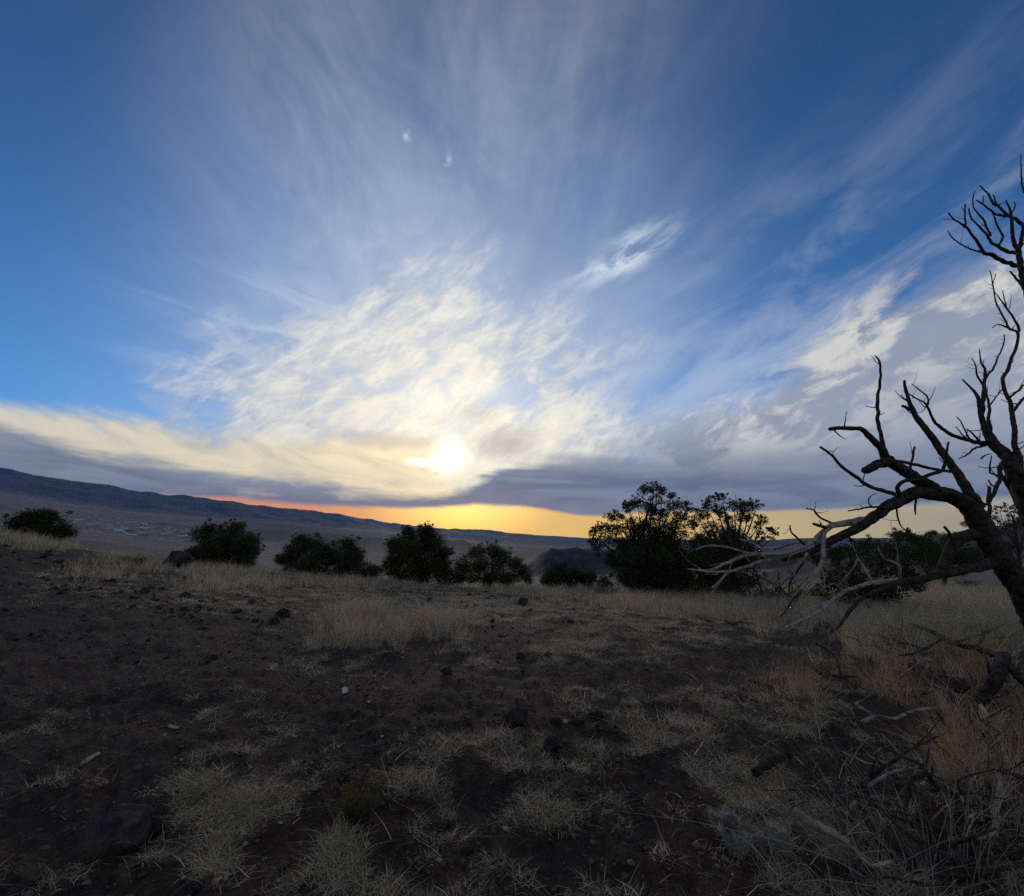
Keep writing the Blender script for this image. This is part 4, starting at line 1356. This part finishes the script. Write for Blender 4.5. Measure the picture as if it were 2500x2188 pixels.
# ------------------------------------------------------------------ rocks
def rock_mesh(seed, sub=3, rough=0.28, flat=0.6, taper=0.0):
    bm = bmesh.new()
    bmesh.ops.create_icosphere(bm, subdivisions=sub, radius=0.5)
    rs = random.Random(seed)
    off = Vector((rs.uniform(-50, 50), rs.uniform(-50, 50), rs.uniform(-50, 50)))
    planes = []
    for _ in range(9):
        d = Vector((rs.gauss(0, 1), rs.gauss(0, 1), rs.gauss(0, 1))).normalized()
        planes.append((d, rs.uniform(0.24, 0.42)))
    for v in bm.verts:
        p = v.co.copy()
        for d, k in planes:
            e = p.dot(d) - k
            if e > 0:
                p -= d * e * 0.95
        n = mnoise.fractal(p * 3.0 + off, 0.8, 2.0, 4)
        p *= 1 + rough * 0.5 * n
        if taper:
            k = 1 - taper * max(0.0, p.z + 0.35)
            p.x = p.x * k + 0.12 * p.z
            p.y *= k
        p.z *= flat
        v.co = p
    me = bpy.data.meshes.new('rock')
    bm.to_mesh(me)
    bm.free()
    me.polygons.foreach_set('use_smooth', [sub > 2] * len(me.polygons))
    me.materials.append(M_ROCK)
    return me


ROCKS = [rock_mesh(s, 3 if s < 3 else 2, 0.34, 0.72) for s in range(10)]
BIG = [rock_mesh(50 + s, 4, 0.30, 0.62) for s in range(4)]
ROCK_G = 'dark volcanic stones strewn over the slope'


def place_rock(px, py, wpx, me, label, group=None, name='rock', hk=1.0, sink=0.18, rz=None):
    p = ground(px, py)
    s = wpx * p.y / F_PX * 1.05
    o = link(name, me)
    o.location = p + Vector((0, 0, s * (0.30 - sink) * hk))
    o.rotation_euler = (random.uniform(-.25, .25), random.uniform(-.25, .25), random.uniform(0, 6.3) if rz is None else rz)
    o.scale = (s, s * random.uniform(0.75, 1.0), s * hk)
    tag(o, label, 'rock', group)
    return o


place_rock(290, 2045, 150, BIG[0], 'large half-buried dark boulder in the lower left foreground', name='boulder', sink=0.2, hk=1.05)
place_rock(50, 2178, 95, BIG[1], 'dark low boulder at the bottom left corner', name='boulder', sink=0.3)
place_rock(370, 2030, 55, BIG[2], 'smaller dark rock leaning on the large foreground boulder')
place_rock(1262, 1768, 66, BIG[3], 'largest dark rounded rock in the middle foreground by grass tufts', hk=1.1)
place_rock(1355, 1765, 30, ROCKS[0], 'small dark rock just right of the middle foreground rock')
place_rock(1412, 1766, 30, ROCKS[1], 'dark oval rock, third in the short line of middle rocks')
place_rock(1455, 1750, 34, ROCKS[2], 'dark rock at the right end of the short line of middle rocks')
place_rock(1345, 1830, 62, BIG[2], 'flat dark rock behind pale tufts below the line of middle rocks')
place_rock(1090, 1645, 32, ROCKS[3], 'dark rock beside the trail below the tall grass patch')
place_rock(688, 1508, 44, ROCKS[4], 'dark rock left of the tall golden grass patch')
place_rock(675, 1520, 30, ROCKS[5], 'smaller dark rock in front of the rock left of the tall grass')
place_rock(1270, 1605, 26, ROCKS[6], 'dark rock at left end of the pale grass strip beyond the trail')
place_rock(1335, 1608, 30, ROCKS[7], 'dark rock in the pale grass strip beyond the trail')
place_rock(1275, 1475, 34, ROCKS[8], 'dark rock in dry grass on the crest left of the pinyon pine')
place_rock(1690, 1455, 20, ROCKS[9], 'dark stone in the grass under the tall juniper')
place_rock(470, 2180, 40, BIG[1], 'dark stone at the bottom edge right of the corner boulder')
place_rock(1080, 2025, 46, ROCKS[1], 'half-buried dark stone under tufts in the lower middle')
place_rock(1545, 1960, 50, BIG[0], 'dark half-hidden stone left of the matted grass on the right')
place_rock(1140, 2080, 26, ROCKS[2], 'grey flat stone on bare soil near the bottom middle')
bo = place_rock(425, 1384, 78, rock_mesh(77, 4, 0.45, 0.60, 0.5), 'dark pointed boulder on the crest beside the ball-shaped juniper bush', name='boulder', hk=0.95, sink=0.10, rz=0.6)
ws = place_rock(842, 1690, 15, ROCKS[4], 'small white stone standing alone on the bare soil', hk=1.6)
M_WHITE, _b = new_mat('white_stone')
setc(_b, mixc(fnoise(objpos(), 5.0, 3, 0.5), (0.42, 0.38, 0.33, 1), (0.62, 0.58, 0.52, 1)))
wm = ROCKS[4].copy()
wm.materials.clear()
wm.materials.append(M_WHITE)
ws.data = wm

# stones one can pick out on the rocky left slope, the crest and around the tall grass
zones = [(0, 500, 1330, 1450, 74, 13, 34), (300, 760, 1400, 1500, 62, 10, 26), (700, 1250, 1440, 1500, 40, 8, 20), (1100, 1650, 1460, 1560, 46, 9, 24), (0, 700, 1450, 1620, 44, 10, 26),
         (450, 1250, 1600, 1720, 16, 8, 20), (1200, 1560, 1740, 1860, 10, 10, 20)]
rng = np.random.default_rng(404)
k = 0
ZONE = ['dark stone among the rubble high on the left slope below the leftmost bush', 'dark stone between the left slope and the tall golden grass patch',
        'dark stone on the flat behind the tall golden grass patch', 'dark stone among pale grass mats left of the pinyon pine', 'dark stone lying on the wide bare soil of the left foreground',
        'dark stone on bare soil just below the tall golden grass patch', 'small dark stone scattered around the line of middle rocks']
for zi, (x0, x1, y0, y1, n, s0, s1) in enumerate(zones):
    for _ in range(n):
        px, py = rng.uniform(x0, x1), rng.uniform(y0, y1)
        if py < 1285 + 0.30 * px * (px < 500) + 25 and px < 500:
            py += 70
        p = ground(px, py)
        if p.y > 30:
            continue
        k += 1
        place_rock(px, py, (s0 + (s1 - s0) * rng.random() ** 2.5) * 0.82, ROCKS[int(rng.integers(0, 10))],
                   ZONE[zi], 'stones: ' + ZONE[zi][11:], hk=rng.uniform(0.6, 1.1), sink=rng.uniform(0.15, 0.32))

# ------------------------------------------------------------------ gravel: too many to count
def gravel():
    rng = np.random.default_rng(6)
    base = []
    me0 = bmesh.new()
    bmesh.ops.create_icosphere(me0, subdivisions=1, radius=0.5)
    bv = np.array([v.co[:] for v in me0.verts])
    bf = np.array([[v.index for v in f.verts] for f in me0.faces])
    me0.free()
    n = 15000
    r = 1.7 * (14 / 1.7) ** rng.random(n)
    a = np.radians(rng.uniform(-56, 56, n))
    x, y = r * np.sin(a), r * np.cos(a)
    z = height(x, y)
    masks, px, py, bare = grass_masks(x, y, z)
    g = np.maximum(masks[0], masks[2])
    clump = fbm(x * 1.5, y * 1.5, 3)
    keep = (rng.random(n) > g * 0.9) & (clump + rng.normal(0, 0.3, n) > -0.25)
    x, y, z, r = x[keep], y[keep], z[keep], r[keep]
    n = len(x)
    s = 0.006 + 0.034 * rng.random(n) ** 3.5 + 0.0014 * r
    V0 = bv[None] * (1 + rng.normal(0, 0.16, (n, len(bv), 1)))
    sc = np.stack([s * rng.uniform(0.8, 1.3, n), s * rng.uniform(0.8, 1.2, n), s * rng.uniform(0.45, 0.8, n)], 1)
    V0 = V0 * sc[:, None, :]
    th = rng.uniform(0, 6.28, n)
    c, s_ = np.cos(th)[:, None], np.sin(th)[:, None]
    vx = V0[..., 0] * c - V0[..., 1] * s_
    vy = V0[..., 0] * s_ + V0[..., 1] * c
    v = np.stack([vx + x[:, None], vy + y[:, None], V0[..., 2] + z[:, None] + 0.1 * s[:, None]], -1).reshape(-1, 3)
    f = (bf[None] + (np.arange(n) * len(bv))[:, None, None]).reshape(-1, 3)
    me = mesh_from('gravel', v, f, None, smooth=False)
    t = rng.random((n, 1))
    col = np.array([[0.030, 0.024, 0.023]]) * (1 - t) + np.array([[0.135, 0.098, 0.082]]) * t
    pale = rng.random(n) < 0.03
    col[pale] = np.array([0.32, 0.29, 0.26])
    set_col(me, 'tint', np.repeat(col, len(bv), axis=0))
    o = link('gravel', me, M_GRAVEL)
    tag(o, 'fine dark volcanic gravel scattered over the bare soil', 'gravel', kind='stuff')


gravel()


# ------------------------------------------------------------------ grass
def blades(base, d_xy, L, W, lean, curl, droop, segs, tint, name, mat, rng):
    n = len(base)
    ts = np.linspace(0, 1, segs + 1)
    P = []
    for t in ts:
        h = (lean * t + curl * t * t) * L
        zz = (t - droop * t * t) * L
        P.append(np.stack([base[:, 0] + d_xy[:, 0] * h, base[:, 1] + d_xy[:, 1] * h, base[:, 2] + zz], 1))
    ph = rng.uniform(0, 6.28, n)
    sd = np.stack([np.cos(ph), np.sin(ph), rng.normal(0, 0.25, n)], 1)
    vs = []
    for k, t in enumerate(ts[:-1]):
        w_ = (W * (1 - 0.75 * t) * 0.5)[:, None]
        vs += [P[k] - sd * w_, P[k] + sd * w_]
    vs.append(P[-1])
    m = 2 * segs + 1
    v = np.stack(vs, 1).reshape(-1, 3)
    o = (np.arange(n) * m)[:, None]
    q = []
    for k in range(segs - 1):
        q.append(o + np.array([[2 * k, 2 * k + 1, 2 * k + 3, 2 * k + 2]]))
    q = np.vstack(q) if q else None
    tr = o + np.array([[2 * segs - 2, 2 * segs - 1, 2 * segs]])
    me = mesh_from(name, v, tr, q, smooth=True)
    set_col(me, 'tint', np.repeat(tint, m, axis=0))
    return me


def grow(name, label, which, n_try, r0, r1, dens_pow, tufts_blades, hgt, tuft_r, wid, segs, cols, lean, curl, droop, seed, xmin=-9e9):
    """tufts of dry grass where mask `which` says so; blade counts thin out with distance"""
    rng = np.random.default_rng(seed)
    r = r0 * (r1 / r0) ** (rng.random(n_try) ** dens_pow)
    a = np.radians(rng.uniform(-55, 55, n_try))
    x, y = r * np.sin(a), r * np.cos(a)
    z = height(x, y)
    masks, px, py, bare = grass_masks(x, y, z)
    m = masks[which]
    keep = (rng.random(n_try) < np.clip(m, 0, 1) ** 1.15) & (px > xmin)
    x, y, r, m = x[keep], y[keep], r[keep], m[keep]
    n = len(x)
    far = np.clip((r - 4) / 16, 0, 1)
    nb = np.maximum(4, (tufts_blades * (1 - 0.72 * far) * rng.uniform(0.5, 1.4, n)).astype(int))
    T = np.repeat(np.arange(n), nb)
    N = len(T)
    th = rng.uniform(0, 6.283, N)
    size = rng.uniform(0.55, 1.3, n) * (0.65 + 0.5 * m)
    rr = tuft_r * np.sqrt(rng.random(N)) * size[T] * (1 + 0.8 * far[T])
    bx, by = x[T] + rr * np.cos(th), y[T] + rr * np.sin(th)
    bz = height(bx, by) - 0.008
    wind = rng.normal(0, 0.35, n)
    d_th = th + rng.normal(0, 0.8, N) + wind[T] if which != 2 else rng.uniform(0, 6.283, N)
    d = np.stack([np.cos(d_th), np.sin(d_th)], 1)
    L = hgt * size[T] * rng.uniform(0.35, 1.25, N)
    W = wid * rng.uniform(0.6, 1.4, N) * np.maximum(1.0, r[T] / 6.5)
    cols = np.array(cols)
    ci = rng.integers(0, len(cols), n)
    tint = cols[ci][T] * rng.uniform(0.65, 1.25, (N, 1))
    ln = lean * rng.uniform(0.2, 1.6, N)
    cu = curl * rng.uniform(0.0, 1.8, N)
    me = blades(np.stack([bx, by, bz], 1), d, L, W, ln, cu, droop * rng.uniform(0.2, 1.5, N), segs, tint, name, M_GRASS, rng)
    o = link(name, me, M_GRASS)
    tag(o, label, 'grass', kind='stuff')
    return N


STRAW = [(0.50, 0.405, 0.26), (0.58, 0.475, 0.315), (0.42, 0.345, 0.235), (0.52, 0.445, 0.32), (0.34, 0.28, 0.185)]
GREY = [(0.52, 0.44, 0.30), (0.45, 0.38, 0.255), (0.60, 0.50, 0.35), (0.42, 0.37, 0.22), (0.62, 0.51, 0.34), (0.36, 0.30, 0.20)]
GOLDC = [(0.42, 0.30, 0.17), (0.37, 0.265, 0.155), (0.45, 0.33, 0.19), (0.36, 0.235, 0.135)]
cnt = 0
cnt += grow('short_grass', 'low curly grey dry grass in tufts over the dark soil', 2, 30000, 1.9, 24, 0.80, 34, 0.085, 0.080, 0.0042, 2, GREY, 0.7, 0.7, 0.45, 1)
cnt += grow('short_grass', 'matted low dry grass of the near foreground', 2, 11000, 1.9, 7, 0.9, 34, 0.075, 0.075, 0.0036, 3, GREY, 0.8, 1.0, 0.6, 8)
cnt += grow('tall_grass', 'tall pale straw grass along the crest and under the dead tree', 0, 26000, 2.6, 30, 0.55, 36, 0.34, 0.07, 0.0034, 3, STRAW, 0.22, 0.32, 0.12, 2)
cnt += grow('golden_grass', 'golden orange dry grass stems in patches', 1, 14000, 2.2, 26, 0.7, 34, 0.40, 0.06, 0.0032, 3, GOLDC, 0.18, 0.35, 0.12, 3)
cnt += grow('short_grass', 'sparse low dry grass between the stones of the middle ground', 2, 20000, 7, 30, 0.7, 30, 0.10, 0.15, 0.0046, 2, GREY, 0.7, 0.6, 0.4, 4)
cnt += grow('tall_grass', 'dense pale straw grass on the crest in front of the junipers', 0, 22000, 11, 30, 0.6, 40, 0.36, 0.12, 0.0036, 2, STRAW, 0.22, 0.28, 0.12, 5)
cnt += grow('coarse_stalks', 'coarse bent golden and brown dead stalks among the grass at lower right', 1, 2600, 1.9, 9, 0.8, 9, 0.46, 0.12, 0.0058, 5, GOLDC + [(0.22, 0.16, 0.11), (0.34, 0.29, 0.22)], 0.45, 0.9, 0.45, 6)
cnt += grow('coarse_stalks', 'coarse curled grey stalks over the matted grass at lower right', 2, 900, 2.0, 8, 0.9, 5, 0.24, 0.10, 0.0046, 5, GREY, 0.6, 1.2, 0.6, 7, xmin=1550)
print('line blades', cnt)

# fallen stalks and litter lying about
def stalks():
    rng = np.random.default_rng(12)
    n = 5200
    r = 1.9 * (11 / 1.9) ** rng.random(n)
    a = np.radians(rng.uniform(-55, 55, n))
    x, y = r * np.sin(a), r * np.cos(a)
    z = height(x, y)
    masks, px, py, bare = grass_masks(x, y, z)
    g = np.maximum.reduce(masks) + 0.9 * np.clip((px - 1500) / 400, 0, 1) * (py > 1640)
    keep = rng.random(n) < 0.025 + 0.6 * g
    x, y, z, r = x[keep], y[keep], z[keep], r[keep]
    n = len(x)
    th = rng.uniform(0, 6.283, n)
    d = np.stack([np.cos(th), np.sin(th)], 1)
    L = rng.uniform(0.05, 0.20, n) * (1 + 0.7 * (px[keep] > 1700))
    me = blades(np.stack([x, y, z + 0.01], 1), d, L, 0.0042 * np.maximum(1, r / 6), np.full(n, 0.9), rng.normal(0, 0.2, n), np.full(n, 0.02) - rng.uniform(-0.95, -0.35, n), 3,
                np.array(GREY)[rng.integers(0, 6, n)] * rng.uniform(0.8, 1.4, (n, 1)), 'straw_litter', M_GRASS, rng)
    tag(link('straw_litter', me, M_GRASS), 'loose broken straw stalks lying over soil and tufts', 'straw', kind='stuff')


stalks()


# ------------------------------------------------------------------ single small plants
def spray_plant(name, label, cat, px, py, n, L, spread, wid, mat_cols, seed, lean=0.5, curl=0.2, part='twig', base_r=0.06, zr=(0.5, 1.0), material=None):
    rng = np.random.default_rng(seed)
    g = ground(px, py)
    root = empty(name, g)
    tag(root, label, cat)
    th = rng.uniform(0, 6.283, n)
    rr = base_r * np.sqrt(rng.random(n))
    b = np.stack([rr * np.cos(th), rr * np.sin(th), np.full(n, -0.01)], 1)
    d = np.stack([np.cos(th + rng.normal(0, 0.5, n)), np.sin(th + rng.normal(0, 0.5, n))], 1)
    Ls = L * rng.uniform(zr[0], zr[1], n)
    cols = np.array(mat_cols)[rng.integers(0, len(mat_cols), n)] * rng.uniform(0.7, 1.25, (n, 1))
    me = blades(b, d, Ls, wid * rng.uniform(0.6, 1.3, n), lean * rng.uniform(0.1, spread, n), curl * rng.normal(0.5, 0.6, n), rng.uniform(0.05, 0.3, n), 4, cols, part, M_GRASS, rng)
    link(part, me, material or M_GRASS, root)
    return root


sh = spray_plant('green_shrub', 'small dense shrub, green below with rusty red tips, in the foreground', 'shrub', 872, 2000, 240, 0.20, 1.2, 0.006, [(0.075, 0.085, 0.035), (0.06, 0.075, 0.03)], 21, lean=0.45, base_r=0.05, part='stem')
rng = np.random.default_rng(22)
tip = sh.location
cs = [(tip.x + rng.normal(0, 0.055), tip.y + rng.normal(0, 0.05), tip.z + 0.15 + rng.normal(0, 0.025)) for _ in range(24)]
tp = foliage_part('flower_tip', sh, M_GREEN, cs, [0.03] * len(cs), 40, 0.014, 23, up=1.0)
tp['label'] = 'rusty red dry flower tips'
tp['kind'] = 'stuff'
tp.data.attributes['tint'].data.foreach_set('value', np.clip(np.random.default_rng(1).normal(0.75, 0.2, len(tp.data.vertices)), 0, 1).astype(np.float32))
spray_plant('twig_bush', 'pale grey leafless twig bush fanning out at the bottom right corner', 'bush', 2290, 2185, 190, 0.55, 1.9, 0.0055, [(0.20, 0.175, 0.15), (0.26, 0.23, 0.20), (0.15, 0.13, 0.11)], 24, lean=0.9, curl=1.6, base_r=0.34)
spray_plant('twig_bush', 'pale grey twigs at the bottom edge right of centre', 'bush', 2080, 2180, 80, 0.42, 2.0, 0.005, [(0.20, 0.175, 0.15), (0.26, 0.23, 0.20)], 25, lean=0.9, curl=1.2, base_r=0.3)
spray_plant('yucca', 'grey-green spiky yucca on the crest in front of the ball-shaped juniper', 'yucca', 478, 1384, 90, 0.85, 1.6, 0.045, [(0.085, 0.095, 0.065), (0.11, 0.12, 0.085)], 26, lean=0.6, curl=0.1, base_r=0.14, part='leaf')
spray_plant('sage_bush', 'low pale green sage clump on the grass left of the yucca', 'bush', 325, 1378, 240, 0.42, 1.4, 0.022, [(0.10, 0.11, 0.07), (0.13, 0.13, 0.09)], 27, lean=0.6, base_r=0.25, part='stem')
spray_plant('sage_bush', 'low green-grey tuft in the pale grass behind the trail end', 'bush', 1995, 1535, 260, 0.30, 1.6, 0.010, [(0.12, 0.125, 0.095), (0.15, 0.15, 0.12)], 28, lean=0.7, base_r=0.3, part='stem')
spray_plant('sage_bush', 'round grey-green sage in the pale grass under the fallen branch at right', 'bush', 2330, 1548, 260, 0.32, 1.5, 0.010, [(0.12, 0.125, 0.10), (0.15, 0.15, 0.12)], 29, lean=0.7, base_r=0.26, part='stem')
spray_plant('sage_bush', 'small round dark tuft on the far grass slope under the dead limb', 'bush', 2365, 1432, 160, 0.55, 1.5, 0.03, [(0.07, 0.075, 0.05)], 30, lean=0.7, base_r=0.3, part='stem')
spray_plant('sage_bush', 'grey bush standing in the pinyon pine grass, lower left of its trunk', 'bush', 1480, 1460, 200, 0.75, 1.5, 0.02, [(0.06, 0.058, 0.05), (0.09, 0.085, 0.07)], 31, lean=0.6, base_r=0.3, part='stem')


# prickly pear with grey spines
def cactus():
    g = ground(1830, 2065)
    root = empty('prickly_pear', g)
    tag(root, 'low grey-green prickly pear cactus bristling with spines near bottom right', 'cactus')
    m, b = new_mat('cactus_pad')
    setc(b, mixc(fnoise(objpos(), 9.0, 4, 0.6), (0.075, 0.085, 0.062, 1), (0.135, 0.14, 0.105, 1)))
    rng = np.random.default_rng(3)
    for i in range(19):
        bm = bmesh.new()
        bmesh.ops.create_uvsphere(bm, u_segments=12, v_segments=8, radius=0.5)
        s = rng.uniform(0.060, 0.095)
        R = Matrix.Rotation(rng.uniform(0, 6.28), 3, 'Z') @ Matrix.Rotation(rng.uniform(0.1, 0.9), 3, 'X')
        off = Vector((rng.normal(0.02, 0.13), rng.normal(0, 0.07), 0.02 + rng.random() * 0.045))
        off.z += float(height(g.x + off.x, g.y + off.y)[0]) - g.z
        for v in bm.verts:
            v.co = R @ Vector((v.co.x * s, v.co.y * s * 0.30, v.co.z * s * 1.25)) + off
        me = bpy.data.meshes.new('pad')
        bm.to_mesh(me)
        pts = [(v.co.copy(), (v.co - off).normalized()) for v in bm.verts]
        bm.free()
        me.polygons.foreach_set('use_smooth', [True] * len(me.polygons))
        pad = link('pad', me, m, root)
        n = len(pts) * 2
        base = np.array([tuple(p[0]) for p in pts] * 2)
        nr = np.array([tuple(p[1]) for p in pts] * 2) + rng.normal(0, 0.45, (n, 3))
        L = rng.uniform(0.015, 0.035, n)
        sd = np.cross(nr, rng.normal(size=(n, 3)))
        sd /= np.linalg.norm(sd, axis=1)[:, None] + 1e-9
        v = np.stack([base - sd * 0.0009, base + sd * 0.0009, base + nr * L[:, None]], 1).reshape(-1, 3)
        sp = mesh_from('spine', v, np.arange(3 * n).reshape(-1, 3))
        set_col(sp, 'tint', np.full((3 * n, 3), 0.42) * np.array([[1, 0.96, 0.9]]))
        so = link('spine', sp, M_GRASS, pad)
        so['kind'] = 'stuff'


cactus()


# ------------------------------------------------------------------ the town far off in the valley
def town():
    M_WALL, b = new_mat('house_wall')
    oi = V.tree.nodes.new('ShaderNodeObjectInfo')
    setc(b, mixc(V(oi.outputs['Random']), (0.28, 0.26, 0.24, 1), (0.70, 0.68, 0.65, 1)))
    M_ROOF, b = new_mat('house_roof')
    oi = V.tree.nodes.new('ShaderNodeObjectInfo')
    setc(b, mixc(V(oi.outputs['Random']), (0.10, 0.09, 0.09, 1), (0.62, 0.62, 0.62, 1)))
    wv = np.array([(-.5, -.5, 0), (.5, -.5, 0), (.5, .5, 0), (-.5, .5, 0), (-.5, -.5, .5), (.5, -.5, .5), (.5, .5, .5), (-.5, .5, .5)], float)
    wq = [(0, 1, 5, 4), (1, 2, 6, 5), (2, 3, 7, 6), (3, 0, 4, 7), (4, 5, 6, 7)]
    rv = np.array([(-.56, -.56, .5), (.56, -.56, .5), (.56, .56, .5), (-.56, .56, .5), (-.56, 0, .82), (.56, 0, .82)], float)
    rq = [(0, 1, 5, 4), (2, 3, 4, 5)]
    rt = [(1, 2, 5), (3, 0, 4)]
    wall = mesh_from('wall', wv, None, wq, smooth=False)
    roof = mesh_from('roof', rv, rt, rq, smooth=False)
    wall.materials.append(M_WALL)
    roof.materials.append(M_ROOF)
    rng = np.random.default_rng(33)
    spots = [(360, 1292, 70, 'long pale building, largest in the far town'), (345, 1252, 55, 'pale long building alone high on the far slope left'), (450, 1274, 42, 'pale building at the right end of the far town')]
    for _ in range(110):
        x = rng.normal(320, 95)
        spots.append((x, 1238 + 0.13 * x + rng.normal(8, 11), rng.uniform(14, 34), 'tiny house of the far town in the valley'))
    for i, (px, py, s, lab) in enumerate(spots):
        d = ray(px, py)
        ts = np.geomspace(2500, 9500, 160)
        below = CAM.z + d.z * ts < height(d.x * ts, d.y * ts)
        if not below.any() or below[0]:
            continue
        p = CAM + d * float(ts[int(np.argmax(below))])
        root = empty('house', (p.x, p.y, float(height(p.x, p.y)[0]) - 1.0))
        root.rotation_euler = (0, 0, rng.uniform(-0.5, 0.5))
        root.scale = (s * 1.6, s, 11 if s < 30 else 15)
        tag(root, lab, 'house', 'houses of the far town' if i > 2 else None)
        for me in (wall, roof):
            link(me.name, me, None, root)


town()

# ------------------------------------------------------------------ air
M_HAZE = bpy.data.materials.new('haze')
M_HAZE.use_nodes = True
nt = M_HAZE.node_tree
nt.nodes.remove(nt.nodes['Principled BSDF'])
pv = nt.nodes.new('ShaderNodeVolumePrincipled')
pv.inputs['Color'].default_value = (0.22, 0.46, 1.0, 1)
pv.inputs['Density'].default_value = 2.0e-5
pv.inputs['Anisotropy'].default_value = 0.15
nt.links.new(pv.outputs[0], nt.nodes['Material Output'].inputs['Volume'])
bm = bmesh.new()
bmesh.ops.create_cube(bm, size=1.0)
S = 26500.0
lo, hi = -700.0, 1900.0
for v in bm.verts:
    v.co = Vector((v.co.x * 2 * S, v.co.y * 2 * S, hi if v.co.z > 0 else lo))
me = bpy.data.meshes.new('haze')
bm.to_mesh(me)
bm.free()
tag(link('haze', me, M_HAZE), 'thin evening haze over the whole valley', 'haze', kind='stuff')
